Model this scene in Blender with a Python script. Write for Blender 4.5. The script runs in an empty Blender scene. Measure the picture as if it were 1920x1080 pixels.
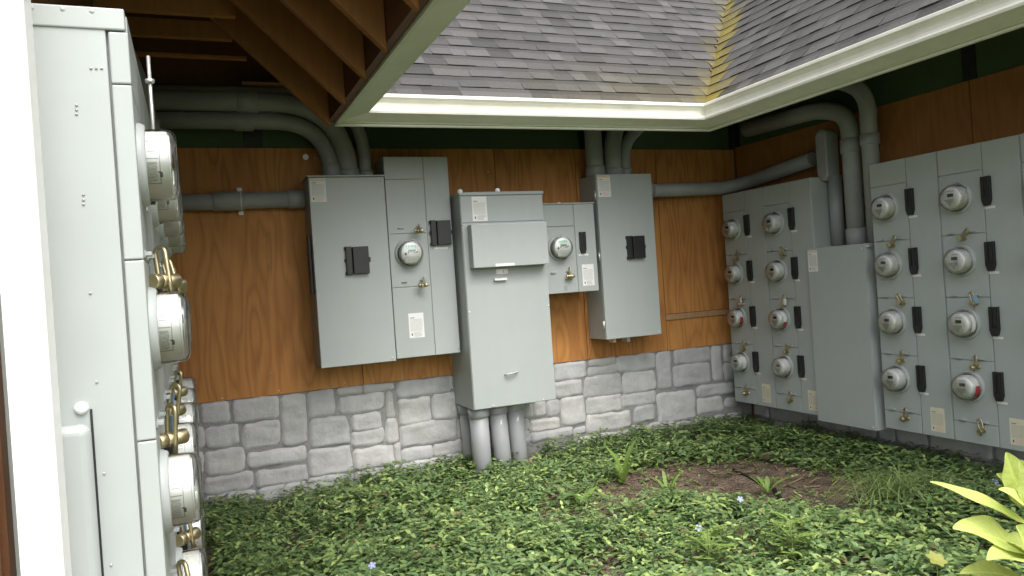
import bpy, bmesh, math, random
import numpy as np
from mathutils import Vector, Matrix, noise
R = math.radians
random.seed(7); rng = np.random.default_rng(7)
scene = bpy.context.scene
col = scene.collection

# ------------------------------------------------------------------ camera, world, sun, exposure
FPX, YAW, PIT, ROLL, EYE = 1454.7, R(22.42), R(-0.374), R(-3.878), 1.25
Fw = Vector((math.sin(YAW)*math.cos(PIT), math.cos(YAW)*math.cos(PIT), math.sin(PIT)))
Rt = Vector((math.cos(YAW), -math.sin(YAW), 0)); Up = Rt.cross(Fw)
cr = Rt*math.cos(ROLL) + Up*math.sin(ROLL); cu = -Rt*math.sin(ROLL) + Up*math.cos(ROLL)
CAM = Vector((0, 0, EYE))
cd = bpy.data.cameras.new('camera'); cam = bpy.data.objects.new('camera', cd); col.objects.link(cam)
cam.matrix_world = Matrix(((cr.x, cu.x, -Fw.x, 0), (cr.y, cu.y, -Fw.y, 0), (cr.z, cu.z, -Fw.z, EYE), (0, 0, 0, 1)))
cd.sensor_width = 36; cd.lens = 36*FPX/1920; cd.clip_start = .05; cd.clip_end = 500
scene.camera = cam
SUN_EL, SUN_AZ = R(58), R(172)           # azimuth measured from +Y towards +X
w = bpy.data.worlds.new('World'); scene.world = w; w.use_nodes = True
nt = w.node_tree; bg = nt.nodes['Background']
sky = nt.nodes.new('ShaderNodeTexSky'); sky.sky_type = 'NISHITA'; sky.sun_disc = False
sky.sun_elevation = SUN_EL; sky.sun_rotation = SUN_AZ; sky.dust_density = 4; sky.air_density = 1
hs = nt.nodes.new('ShaderNodeHueSaturation'); hs.inputs['Saturation'].default_value = .26   # cloud-white sky
nt.links.new(sky.outputs[0], hs.inputs['Color']); nt.links.new(hs.outputs[0], bg.inputs[0])
bg.inputs[1].default_value = .15
sl = bpy.data.lights.new('sun', 'SUN'); sl.energy = .8; sl.angle = R(60); sl.color = (1, .965, .91)
so = bpy.data.objects.new('sun', sl); col.objects.link(so)
sdir = Vector((math.sin(SUN_AZ)*math.cos(SUN_EL), math.cos(SUN_AZ)*math.cos(SUN_EL), math.sin(SUN_EL)))
so.rotation_euler = (-sdir).to_track_quat('-Z', 'Y').to_euler()
scene.view_settings.view_transform = 'Standard'; scene.view_settings.look = 'None'
scene.view_settings.exposure = 1.6; scene.view_settings.gamma = 1
scene.render.engine = 'CYCLES'
scene.cycles.max_bounces = 8; scene.cycles.transparent_max_bounces = 16; scene.cycles.transmission_bounces = 8

# ------------------------------------------------------------------ helpers
def ray(px, py): return Fw*FPX + cr*(px-960) - cu*(py-540)
def at(px, py, **k):                     # the point of a wall / ground plane that a photo pixel shows
    d = ray(px, py); a, v = next(iter(k.items())); i = 'XYZ'.index(a)
    return CAM + d*((v-CAM[i])/d[i])
def at_depth(px, py, D): return CAM + ray(px, py)*(D/FPX)

class MB:
    def __init__(s): s.v = []; s.f = []; s.m = []; s.c = None; s.smooth = []
    def quad(s, pts, mi=0, sm=False):
        n = len(s.v); s.v += [tuple(p) for p in pts]; s.f.append(tuple(range(n, n+len(pts)))); s.m.append(mi); s.smooth.append(sm)
    def box(s, a, b, mi=0):
        x0, y0, z0 = a; x1, y1, z1 = b; n = len(s.v)
        s.v += [(x0,y0,z0),(x1,y0,z0),(x1,y1,z0),(x0,y1,z0),(x0,y0,z1),(x1,y0,z1),(x1,y1,z1),(x0,y1,z1)]
        for f in ((0,3,2,1),(4,5,6,7),(0,1,5,4),(1,2,6,5),(2,3,7,6),(3,0,4,7)):
            s.f.append(tuple(n+i for i in f)); s.m.append(mi); s.smooth.append(False)
        return s
    def lathe(s, prof, c=(0,0,0), axis='y-', seg=32, mi=0, cap0=False, cap1=False):
        # prof: (radius, distance along axis)
        n = len(s.v); k = len(prof)
        for r, d in prof:
            for i in range(seg):
                a = 2*math.pi*i/seg; u, v = r*math.cos(a), r*math.sin(a)
                p = {'y-': (u, -d, v), 'y+': (u, d, -v), 'z': (u, v, d), 'x': (d, u, v)}[axis]
                s.v.append((c[0]+p[0], c[1]+p[1], c[2]+p[2]))
        for j in range(k-1):
            for i in range(seg):
                i2 = (i+1) % seg
                s.f.append((n+j*seg+i, n+j*seg+i2, n+(j+1)*seg+i2, n+(j+1)*seg+i)); s.m.append(mi); s.smooth.append(True)
        if cap0: s.f.append(tuple(n+i for i in range(seg))[::-1]); s.m.append(mi); s.smooth.append(False)
        if cap1: s.f.append(tuple(n+(k-1)*seg+i for i in range(seg))); s.m.append(mi); s.smooth.append(False)
        return s
    def tube(s, pts, r, seg=20, mi=0, caps=True):
        pts = [Vector(p) for p in pts]; n = len(s.v); rr = r if isinstance(r, (list, tuple)) else [r]*len(pts)
        t0 = (pts[1]-pts[0]).normalized(); up = Vector((0,0,1)) if abs(t0.z) < .9 else Vector((1,0,0))
        u = t0.cross(up).normalized()
        for k, p in enumerate(pts):
            a = pts[max(k-1,0)]; b = pts[min(k+1,len(pts)-1)]; t = (b-a).normalized()
            u = (u - t*u.dot(t)).normalized(); v = t.cross(u)
            for i in range(seg):
                an = 2*math.pi*i/seg; s.v.append(tuple(p + (u*math.cos(an)+v*math.sin(an))*rr[k]))
        for k in range(len(pts)-1):
            for i in range(seg):
                i2 = (i+1) % seg
                s.f.append((n+k*seg+i, n+k*seg+i2, n+(k+1)*seg+i2, n+(k+1)*seg+i)); s.m.append(mi); s.smooth.append(True)
        if caps:
            s.f.append(tuple(n+i for i in range(seg))[::-1]); s.m.append(mi); s.smooth.append(False)
            s.f.append(tuple(n+(len(pts)-1)*seg+i for i in range(seg))); s.m.append(mi); s.smooth.append(False)
        return s
    def build(s, name, mats, parent=None, bevel=0, seg=2, colors=None):
        me = bpy.data.meshes.new(name); me.from_pydata(s.v, [], s.f)
        if not isinstance(mats, (list, tuple)): mats = [mats]
        for m in mats: me.materials.append(m)
        me.polygons.foreach_set('material_index', s.m); me.polygons.foreach_set('use_smooth', s.smooth)
        if colors is not None:           # one colour per face
            at_ = me.color_attributes.new('tone', 'FLOAT_COLOR', 'CORNER')
            arr = []
            for f, c in zip(s.f, colors): arr += [c[0], c[1], c[2], 1.0]*len(f)
            at_.data.foreach_set('color', arr)
        me.update()
        o = bpy.data.objects.new(name, me); col.objects.link(o)
        if parent: o.parent = parent
        if bevel:
            b = o.modifiers.new('bevel', 'BEVEL'); b.width = bevel; b.segments = seg; b.limit_method = 'ANGLE'; b.angle_limit = R(40)
        return o

def tag(o, label, cat, group=None, kind=None):
    if label: o['label'] = label
    if cat: o['category'] = cat
    if group: o['group'] = group
    if kind: o['kind'] = kind
    return o
def empty(name, loc, rz, label, cat, group=None):
    o = bpy.data.objects.new(name, None); col.objects.link(o); o.empty_display_size = .1
    o.location = loc; o.rotation_euler = (0, 0, rz); return tag(o, label, cat, group)
def copy_tree(o, parent=None):
    c = o.copy(); col.objects.link(c)
    if parent: c.parent = parent
    for ch in list(o.children): copy_tree(ch, c)
    return c

# ------------------------------------------------------------------ materials
def mat(name, base, rough=.6, metal=0, var=0, vscale=6, bump=0, bscale=60, spec=.5, attr=False, transl=0):
    m = bpy.data.materials.new(name); m.use_nodes = True; n = m.node_tree.nodes; L = m.node_tree.links
    p = n['Principled BSDF']; p.inputs['Base Color'].default_value = (*base, 1); p.inputs['Roughness'].default_value = rough
    p.inputs['Metallic'].default_value = metal; p.inputs['Specular IOR Level'].default_value = spec
    tc = n.new('ShaderNodeTexCoord'); src = None
    if attr:
        a = n.new('ShaderNodeVertexColor'); a.layer_name = 'tone'; src = a.outputs[0]
    if var:
        no = n.new('ShaderNodeTexNoise'); no.inputs['Scale'].default_value = vscale; no.inputs['Detail'].default_value = 6; no.inputs['Roughness'].default_value = .65
        L.new(tc.outputs['Object'], no.inputs['Vector'])
        mr = n.new('ShaderNodeMapRange'); mr.inputs['From Min'].default_value = .3; mr.inputs['From Max'].default_value = .7
        mr.inputs['To Min'].default_value = 1-var; mr.inputs['To Max'].default_value = 1+var; L.new(no.outputs[0], mr.inputs[0])
        mx = n.new('ShaderNodeVectorMath'); mx.operation = 'SCALE'
        if src: L.new(src, mx.inputs[0])
        else: mx.inputs[0].default_value = base
        L.new(mr.outputs[0], mx.inputs['Scale']); src = mx.outputs[0]
    if src: L.new(src, p.inputs['Base Color'])
    if bump:
        b = n.new('ShaderNodeBump'); b.inputs['Strength'].default_value = bump; b.inputs['Distance'].default_value = .01
        n2 = n.new('ShaderNodeTexNoise'); n2.inputs['Scale'].default_value = bscale; n2.inputs['Detail'].default_value = 5
        L.new(tc.outputs['Object'], n2.inputs['Vector']); L.new(n2.outputs[0], b.inputs['Height']); L.new(b.outputs[0], p.inputs['Normal'])
    if transl:
        t = n.new('ShaderNodeBsdfTranslucent'); mixs = n.new('ShaderNodeMixShader'); mixs.inputs[0].default_value = transl
        if src: L.new(src, t.inputs[0])
        else: t.inputs[0].default_value = (*base, 1)
        L.new(p.outputs[0], mixs.inputs[1]); L.new(t.outputs[0], mixs.inputs[2]); L.new(mixs.outputs[0], n['Material Output'].inputs[0])
    return m

def streaks(m, amt):
    n = m.node_tree.nodes; L = m.node_tree.links; p = n['Principled BSDF']; src = p.inputs['Base Color'].links[0].from_socket
    tc = n.new('ShaderNodeTexCoord'); mp = n.new('ShaderNodeMapping'); mp.inputs['Scale'].default_value = (17,17,1.6); L.new(tc.outputs['Object'], mp.inputs[0])
    no = n.new('ShaderNodeTexNoise'); no.inputs['Scale'].default_value = 1; no.inputs['Detail'].default_value = 5; L.new(mp.outputs[0], no.inputs['Vector'])
    n2 = n.new('ShaderNodeTexNoise'); n2.inputs['Scale'].default_value = 3; n2.inputs['Detail'].default_value = 6; L.new(tc.outputs['Object'], n2.inputs['Vector'])
    mu = n.new('ShaderNodeMath'); mu.operation = 'MULTIPLY'; L.new(no.outputs[0], mu.inputs[0]); L.new(n2.outputs[0], mu.inputs[1])
    mr = n.new('ShaderNodeMapRange'); mr.inputs['From Min'].default_value = .2; mr.inputs['From Max'].default_value = .42; mr.inputs['To Min'].default_value = 0; mr.inputs['To Max'].default_value = amt; L.new(mu.outputs[0], mr.inputs[0])
    mx = n.new('ShaderNodeMix'); mx.data_type = 'RGBA'; mx.inputs[7].default_value = (.20,.19,.155,1); L.new(mr.outputs[0], mx.inputs[0]); L.new(src, mx.inputs[6]); L.new(mx.outputs[2], p.inputs['Base Color'])
def plywood_mat(name, light, dark, seed=0, contrast=1.0):
    m = bpy.data.materials.new(name); m.use_nodes = True; n = m.node_tree.nodes; L = m.node_tree.links
    p = n['Principled BSDF']; p.inputs['Roughness'].default_value = .62; p.inputs['Specular IOR Level'].default_value = .3
    tc = n.new('ShaderNodeTexCoord'); oi = n.new('ShaderNodeObjectInfo')
    off = n.new('ShaderNodeVectorMath'); off.operation = 'SCALE'; off.inputs[0].default_value = (13, 7, 9); L.new(oi.outputs['Random'], off.inputs['Scale'])
    ad = n.new('ShaderNodeVectorMath'); L.new(tc.outputs['Object'], ad.inputs[0]); L.new(off.outputs[0], ad.inputs[1])
    # cathedral grain: contour lines of a smooth, vertically stretched noise
    mp = n.new('ShaderNodeMapping'); mp.inputs['Scale'].default_value = (3.9, 3.9, .62); L.new(ad.outputs[0], mp.inputs[0])
    n1 = n.new('ShaderNodeTexNoise'); n1.inputs['Scale'].default_value = 1.3; n1.inputs['Detail'].default_value = 2.5; n1.inputs['Roughness'].default_value = .45; L.new(mp.outputs[0], n1.inputs['Vector'])
    ml = n.new('ShaderNodeMath'); ml.operation = 'MULTIPLY'; ml.inputs[1].default_value = 22; L.new(n1.outputs[0], ml.inputs[0])
    fr = n.new('ShaderNodeMath'); fr.operation = 'PINGPONG'; fr.inputs[1].default_value = 1; L.new(ml.outputs[0], fr.inputs[0])
    pw = n.new('ShaderNodeMath'); pw.operation = 'POWER'; pw.inputs[1].default_value = 1.6; L.new(fr.outputs[0], pw.inputs[0])
    # fine fibres
    mp2 = n.new('ShaderNodeMapping'); mp2.inputs['Scale'].default_value = (90, 90, 3.5); L.new(ad.outputs[0], mp2.inputs[0])
    n2 = n.new('ShaderNodeTexNoise'); n2.inputs['Scale'].default_value = 1.6; n2.inputs['Detail'].default_value = 4; L.new(mp2.outputs[0], n2.inputs['Vector'])
    n3 = n.new('ShaderNodeTexNoise'); n3.inputs['Scale'].default_value = 1.4; n3.inputs['Detail'].default_value = 4; L.new(ad.outputs[0], n3.inputs['Vector'])
    a1 = n.new('ShaderNodeMath'); a1.operation = 'MULTIPLY_ADD'; a1.inputs[1].default_value = .42*contrast; L.new(pw.outputs[0], a1.inputs[0])
    s2 = n.new('ShaderNodeMath'); s2.operation = 'MULTIPLY_ADD'; s2.inputs[1].default_value = .45; s2.inputs[2].default_value = -.1; L.new(n2.outputs[0], s2.inputs[0]); L.new(s2.outputs[0], a1.inputs[2])
    a3 = n.new('ShaderNodeMath'); a3.operation = 'MULTIPLY_ADD'; a3.inputs[1].default_value = 1.1; a3.use_clamp = True; L.new(n3.outputs[0], a3.inputs[0])
    sb = n.new('ShaderNodeMath'); sb.operation = 'SUBTRACT'; sb.inputs[1].default_value = .42; L.new(a1.outputs[0], sb.inputs[0]); L.new(sb.outputs[0], a3.inputs[2])
    rp = n.new('ShaderNodeValToRGB'); rp.color_ramp.elements[0].color = (*light, 1); rp.color_ramp.elements[1].color = (*dark, 1)
    rp.color_ramp.elements[0].position = .1; rp.color_ramp.elements[1].position = .9
    L.new(a3.outputs[0], rp.inputs[0]); L.new(rp.outputs[0], p.inputs['Base Color'])
    bp = n.new('ShaderNodeBump'); bp.inputs['Strength'].default_value = .25; bp.inputs['Distance'].default_value = .004; L.new(n2.outputs[0], bp.inputs['Height']); L.new(bp.outputs[0], p.inputs['Normal'])
    return m

def glass_mat():
    m = bpy.data.materials.new('meter_glass'); m.use_nodes = True; n = m.node_tree.nodes; L = m.node_tree.links
    n.remove(n['Principled BSDF']); g = n.new('ShaderNodeBsdfGlossy'); g.inputs['Roughness'].default_value = .04; g.inputs[0].default_value = (1,1,1,1)
    t = n.new('ShaderNodeBsdfTransparent'); t.inputs[0].default_value = (.96,.97,.955,1)
    fr = n.new('ShaderNodeFresnel'); fr.inputs[0].default_value = 1.55
    sc = n.new('ShaderNodeMath'); sc.operation = 'MULTIPLY_ADD'; sc.inputs[1].default_value = .8; sc.inputs[2].default_value = .035; sc.use_clamp = True; L.new(fr.outputs[0], sc.inputs[0])
    mx = n.new('ShaderNodeMixShader'); L.new(sc.outputs[0], mx.inputs[0]); L.new(t.outputs[0], mx.inputs[1]); L.new(g.outputs[0], mx.inputs[2])
    L.new(mx.outputs[0], n['Material Output'].inputs[0]); return m

M = dict(
 paint=mat('grey_enamel', (.375,.405,.39), .42, var=.045, vscale=2.2, bump=.02, bscale=25),
 paint2=mat('grey_enamel_cover', (.365,.395,.38), .42, var=.04, vscale=3.1, bump=.02, bscale=20),
 pvc_lit=mat('lit_plastic_pipe', (.34,.345,.355), .45, var=.06, vscale=5),  # pipe plastic with the brighter light near the ground put into its colour
 pvc=mat('grey_plastic_pipe', (.30,.31,.31), .5, var=.1, vscale=5),
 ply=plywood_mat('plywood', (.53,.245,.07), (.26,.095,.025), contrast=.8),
 ply_up=plywood_mat('plywood_darker', (.38,.17,.05), (.21,.08,.022), contrast=.5),  # darker plywood with weaker grain, for the right wall
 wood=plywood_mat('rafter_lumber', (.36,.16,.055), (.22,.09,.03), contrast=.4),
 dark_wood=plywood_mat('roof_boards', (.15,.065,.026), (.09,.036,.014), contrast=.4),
 batten=plywood_mat('grey_batten', (.42,.25,.13), (.26,.14,.07), contrast=.5),
 stone=mat('cast_stone', (.40,.40,.39), .85, var=.15, vscale=9, bump=.4, bscale=45, spec=.2, attr=True),
 mortar=mat('mortar', (.27,.265,.26), .95, var=.15, vscale=20, bump=.5, bscale=90, spec=.1),
 green=mat('green_sheathing', (.055,.092,.045), .75, var=.12, vscale=4, spec=.2),
 tape=mat('black_flashing_tape', (.012,.012,.013), .55, var=.2, vscale=8),
 shingle=mat('asphalt_shingle', (.15,.15,.155), .95, var=.28, vscale=160, bump=.7, bscale=220, spec=.15, attr=True),
 white=mat('white_aluminium', (.80,.785,.69), .4, var=.05, vscale=5),  # cream tint puts yellowish ground bounce into the gutter white
 bounce_green=mat('bounce_green_aluminium', (.60,.64,.47), .45, var=.07, vscale=5),  # green ground bounce painted into the fascias and left gutter
 trim=mat('white_trim_paint', (.88,.88,.86), .4, var=.02, vscale=5),
 brass=mat('brass', (.50,.43,.26), .42, 1, var=.15, vscale=40),
 steel=mat('galvanised_steel', (.66,.66,.64), .45, .75, var=.12, vscale=40),
 black=mat('black_plastic', (.014,.014,.015), .42, var=.2, vscale=12),
 white_lab=mat('paper_label', (.74,.74,.71), .6, var=.03, vscale=20),
 cream=mat('cream_label', (.66,.62,.47), .6, var=.04, vscale=20),
 pink=mat('pale_red_print', (.68,.42,.38), .6),
 orange=mat('orange_print', (.72,.5,.28), .6),
 ink=mat('ink', (.10,.10,.10), .7),
 soft_ink=mat('grey_ink', (.34,.34,.33), .7),
 pale_ink=mat('pale_grey_print', (.46,.46,.45), .5),
 red=mat('red_sticker', (.36,.03,.035), .5),
 module=mat('meter_module', (.66,.66,.63), .45, var=.05, vscale=9),
 facem=mat('meter_face', (.74,.74,.72), .4, var=.05, vscale=30),
 face_w=mat('white_meter_face', (.78,.79,.77), .4),
 teal=mat('teal_print', (.20,.55,.43), .5),
 lcd=mat('display', (.035,.04,.035), .2),
 lcd_g=mat('green_display', (.30,.36,.27), .2),
 blue=mat('blue_tag', (.22,.36,.50), .5),
 glass=glass_mat(),
 gap_shade=mat('shaded_gap', (.02,.021,.02), .8),  # near-black colour standing in for shade inside gaps
)

for k_ in ('paint','paint2','white','bounce_green','pvc'): streaks(M[k_], .10 if k_ in ('white','bounce_green') else .06)
# ------------------------------------------------------------------ ground
def ground_z(x, y):
    return .018*noise.noise((x*1.7, y*1.7, 0)) + .008*noise.noise((x*6, y*6, 3))
SOIL = [at(px, py, Z=.0) for px, py in ((1130,940),(1140,915),(1170,900),(1210,888),(1290,872),(1390,866),(1490,878),(1560,886),(1640,912),(1665,945),(1600,972),(1500,968),(1440,950),(1340,938),(1250,938),(1190,948),(1150,950))]
def soil_dist(x, y):                      # signed: negative inside the bare patch
    ins = False; d = 9; n = len(SOIL)
    for i in range(n):
        a, b = SOIL[i], SOIL[(i+1) % n]
        if (a.y > y) != (b.y > y) and x < (b.x-a.x)*(y-a.y)/(b.y-a.y)+a.x: ins = not ins
        ab = (b.x-a.x, b.y-a.y); t = max(0, min(1, ((x-a.x)*ab[0]+(y-a.y)*ab[1])/(ab[0]**2+ab[1]**2+1e-9)))
        d = min(d, math.hypot(x-a.x-ab[0]*t, y-a.y-ab[1]*t))
    return -d if ins else d
def ground():
    m = bpy.data.materials.new('soil'); m.use_nodes = True; n = m.node_tree.nodes; L = m.node_tree.links
    p = n['Principled BSDF']; p.inputs['Roughness'].default_value = .95; p.inputs['Specular IOR Level'].default_value = .15
    tc = n.new('ShaderNodeTexCoord'); n1 = n.new('ShaderNodeTexNoise'); n1.inputs['Scale'].default_value = 9; n1.inputs['Detail'].default_value = 8
    n2 = n.new('ShaderNodeTexVoronoi'); n2.inputs['Scale'].default_value = 70
    L.new(tc.outputs['Object'], n1.inputs['Vector']); L.new(tc.outputs['Object'], n2.inputs['Vector'])
    rp = n.new('ShaderNodeValToRGB'); e = rp.color_ramp.elements; e[0].position = .3; e[0].color = (.085,.062,.045,1); e[1].position = .7; e[1].color = (.20,.15,.11,1)
    L.new(n1.outputs[0], rp.inputs[0])
    # lawn away from the building recess
    sx = n.new('ShaderNodeSeparateXYZ'); L.new(tc.outputs['Object'], sx.inputs[0])
    mr = n.new('ShaderNodeMapRange'); mr.inputs['From Min'].default_value = 1.2; mr.inputs['From Max'].default_value = .2; L.new(sx.outputs['Y'], mr.inputs[0])
    mx = n.new('ShaderNodeMix'); mx.data_type = 'RGBA'; L.new(mr.outputs[0], mx.inputs[0]); L.new(rp.outputs[0], mx.inputs[6])
    r2 = n.new('ShaderNodeValToRGB'); r2.color_ramp.elements[0].color = (.05,.085,.025,1); r2.color_ramp.elements[1].color = (.12,.17,.05,1); L.new(n1.outputs[0], r2.inputs[0])
    L.new(r2.outputs[0], mx.inputs[7]); L.new(mx.outputs[2], p.inputs['Base Color'])
    b = n.new('ShaderNodeBump'); b.inputs['Strength'].default_value = .9; b.inputs['Distance'].default_value = .02
    ml = n.new('ShaderNodeMath'); L.new(n1.outputs[0], ml.inputs[0]); L.new(n2.outputs[0], ml.inputs[1]); L.new(ml.outputs[0], b.inputs['Height']); L.new(b.outputs[0], p.inputs['Normal'])
    g = MB()
    xs = [-120,-40,-12,-4,-1.5]+[-.5+.07*i for i in range(72)]+[5.5,8,14,40,120]
    ys = [-120,-40,-12,-4,-1,.5]+[1.2+.07*i for i in range(58)]+[6,8,14,40,120]
    for y in ys:
        for x in xs: g.v.append((x, y, ground_z(x, y) if -1 < x < 5 and 0 < y < 5.4 else 0))
    W = len(xs)
    for j in range(len(ys)-1):
        for i in range(W-1): g.f.append((j*W+i, j*W+i+1, (j+1)*W+i+1, (j+1)*W+i)); g.m.append(0); g.smooth.append(True)
    tag(g.build('ground', m), None, None, kind='structure')
ground()

# ------------------------------------------------------------------ walls
YB, XR, XL = 5.0, 4.04, -.32
def stone_block(mb, cols, x0, z0, x1, z1, place, tone):
    """one cast stone: a cushion with ragged edges; place(x, z, out) gives the point"""
    nx = max(5, int((x1-x0)/.013)); nz = max(5, int((z1-z0)/.013)); s = random.random()*50
    base = len(mb.v); rr = min(.028, .3*min(x1-x0, z1-z0))
    for j in range(nz+1):
        for i in range(nx+1):
            u, v = i/nx, j/nz; x = x0+(x1-x0)*u; z = z0+(z1-z0)*v
            ex = min(u, 1-u)*(x1-x0); ez = min(v, 1-v)*(z1-z0)
            # corners pulled in, edges wobbling
            if ex < rr and ez < rr:
                k = (1-ex/rr)*(1-ez/rr)*rr*.24
                x += k*(1 if u < .5 else -1); z += k*(1 if v < .5 else -1)
            wob = .012*noise.noise((x*9+s, z*9, s)) + .005*noise.noise((x*30+s, z*30, s))
            if ex < .02: x += wob*(1 if u < .5 else -1)
            if ez < .02: z += wob*(1 if v < .5 else -1)
            e = min(ex, ez); h = .013*min(1, e/.009)**.45
            h += (.007*noise.noise((x*5+s, z*8, s)) + .012*(abs(noise.noise((x*4+s, z*13, s*2)))-.2) + .003*noise.noise((x*28, z*28, s))) if e > .003 else 0
            mb.v.append(place(x, z, h))
    W = nx+1
    for j in range(nz):
        for i in range(nx):
            mb.f.append((base+j*W+i, base+j*W+i+1, base+(j+1)*W+i+1, base+(j+1)*W+i)); mb.m.append(0); mb.smooth.append(True); cols.append(tone)
def rnd_tone():
    t = .41+.08*random.random(); k = random.random(); return (t*(1+.03*k), t*(1+.012*k), t*(1-.03*k))

def back_wall():
    root = empty('wall', (0,YB,0), 0, 'back wall of orange plywood over a grey cut stone base', 'wall')
    xs = [-.32,.985,1.995,2.62,3.305,XR]
    for a, b in zip(xs[:-1], xs[1:]):
        lo = .935 if a > 3.2 else .66
        MB().box((a+.0025,0,lo), (b-.0025,.018,2.185)).build('plywood_sheet', M['ply'], root)
    MB().box((3.3075,.001,.66), (XR-.003,.018,.885)).build('plywood_sheet', M['ply'], root)
    MB().box((3.302,-.012,.888), (XR-.002,.016,.932)).build('batten', M['batten'], root, .003)
    MB().box((XL,.02,0), (XR+.1,.12,3.10)).build('wall_frame', M['dark_wood'], root)
    MB().box((XL,.006,2.188), (XR,.02,2.56)).build('green_sheathing', M['green'], root)
    for px0, px1 in ((457,492),(1085,1110),(1366,1380)):
        a = at(px0,255,Y=YB).x; b = at(px1,255,Y=YB).x
        MB().box((a,-.001,2.187), (min(b,XR-.002),.006,2.53)).build('black_tape', M['tape'], root)
    # nails
    for px, py in ((496,450),(590,297),(508,700),(523,733),(619,722),(646,718),(754,706),(503,490),(417,747),(915,322),(1214,345)):
        p = at(px, py, Y=YB); MB().lathe([(.006,-.001),(.006,.0015),(.0,.003)], (p.x,0,p.z), seg=8).build('nail_head', M['steel'], root)
    # stone base, each stone from its place on the wall
    mo = MB(); mo.box((XL,.012,-.15), (XR+.02,.02,.657)); mo.build('mortar_bed', M['mortar'], root)
    L = [(36,335,165,400),(175,322,380,385),(390,290,508,495),(512,268,628,372),(640,258,748,268),(757,243,887,255),(645,300,845,345),(857,268,890,380),(905,222,1145,270),(62,430,205,500),(222,415,390,505),(522,395,690,495),(703,375,832,430),(706,447,845,495),(852,395,905,495),(912,310,1052,400),(1060,285,1180,380),(918,420,1168,480),(1175,385,1225,475),(60,540,230,620),(245,545,500,570),(515,530,703,620),(717,530,890,590),(930,525,1058,560),(1065,505,1230,530),(55,655,268,690),(285,625,503,660),(60,735,280,750),(295,695,505,730),(518,650,710,680),(722,620,915,650),(925,590,1230,605),(897,505,918,580),(1155,215,1270,262),(1190,285,1270,370),
         (-60,350,26,410),(-60,440,50,510),(-60,550,50,630)]
    Rr = [(470,150,612,205),(620,128,738,145),(620,165,750,185),(745,115,913,165),(922,110,988,250),(1000,90,1157,130),(998,160,1160,228),(1165,72,1212,215),(1220,64,1262,132),(1218,146,1262,215),(470,232,590,280),(602,208,765,275),(772,192,917,260),(925,282,1094,385),(1100,248,1262,272),(1103,305,1212,352),(1220,300,1275,335),(380,318,430,375),(440,312,497,370),(500,300,605,405),(612,300,763,350),(768,285,915,318),(822,340,912,392),(365,400,495,430),(614,378,806,422),(370,452,550,462),(555,428,610,452),(556,478,800,462),(810,425,1000,445),(1010,405,1290,375),(310,330,372,380),(280,395,358,440),(280,455,362,490),(190,370,272,430),(190,445,272,490),
          (0,200,25,270),(0,285,48,378),(0,398,38,470),(46,390,80,465),(0,492,85,525),(0,545,85,570)]
    mb = MB(); cols = []
    for lst, ox, oy in ((L,360,620),(Rr,840,620)):
        for a, b, c, d in lst:
            p = at(ox+a/2.348, oy+b/2.348, Y=YB); q = at(ox+c/2.348, oy+d/2.348, Y=YB)
            z1 = min(p.z, .652); z0 = min(q.z, z1-.04); x0, x1 = p.x, q.x
            if p.z > .60 and z1-z0 < .3: z1 = .652
            x0 -= .008; x1 += .008; z0 -= .007; z1 = min(z1+.006,.656)
            if lst is Rr: x1 = min(x1, XR-.01)
            if x1-x0 < .02: continue
            stone_block(mb, cols, x0, z0, x1, z1, lambda x, z, h: (x, .012-h, z), rnd_tone())
    mb.build('stone_base', M['stone'], root, colors=cols)
back_wall()

def random_stones(mb, cols, x0, x1, z0, z1, place):
    z = z0
    while z < z1-.03:
        h = min(random.uniform(.1,.18), z1-z)
        x = x0
        while x < x1-.03:
            wd = min(random.uniform(.14,.42), x1-x)
            stone_block(mb, cols, x+.008, z+.008, x+wd-.008, z+h-.008, place, rnd_tone()); x += wd
        z += h
def right_wall():
    root = empty('wall', (XR,YB,0), R(-90), 'plywood wall on the right behind the long rows of meter cabinets', 'wall')
    xs = [.02,1.16,2.02,3.22,4.42,5.6]       # local x runs towards the camera
    for a, b in zip(xs[:-1], xs[1:]):
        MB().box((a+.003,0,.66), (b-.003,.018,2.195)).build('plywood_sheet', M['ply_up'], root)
    MB().box((.0,.02,-.1), (6,.12,3.05)).build('wall_frame', M['dark_wood'], root)
    MB().box((.0,.006,2.198), (6,.02,2.6)).build('green_sheathing', M['green'], root)
    for px0, px1 in ((1803,1829),):
        a = YB-at(px0,115,X=XR).y; b = YB-at(px1,115,X=XR).y
        MB().box((a,-.001,2.197), (b,.006,2.57)).build('black_tape', M['tape'], root)
    MB().box((.02,-.001,2.197), (.075,.006,2.57)).build('black_tape', M['tape'], root)
    MB().box((.02,.012,-.15), (6,.02,.657)).build('mortar_bed', M['mortar'], root)
    mb = MB(); cols = []; random_stones(mb, cols, .03, 4.2, -.06, .65, lambda x, z, h: (x, .012-h, z))
    mb.build('stone_base', M['stone'], root, colors=cols)
right_wall()
def left_wall():
    root = empty('wall', (XL,1.5,0), R(90), 'wooden wall on the left carrying the nearest meter cabinets', 'wall')
    MB().box((.08,0,-.1), (3.62,.1,4.3)).build('wall_frame', M['dark_wood'], root)
    # its end face towards the viewer
    MB().box((.03,.012,-.1), (.078,1.6,3.4)).build('end_board', M['batten'], root)
    MB().box((-.06,.075,-.1), (.028,.6,3.4)).build('siding', M['batten'], root)
left_wall()
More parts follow.
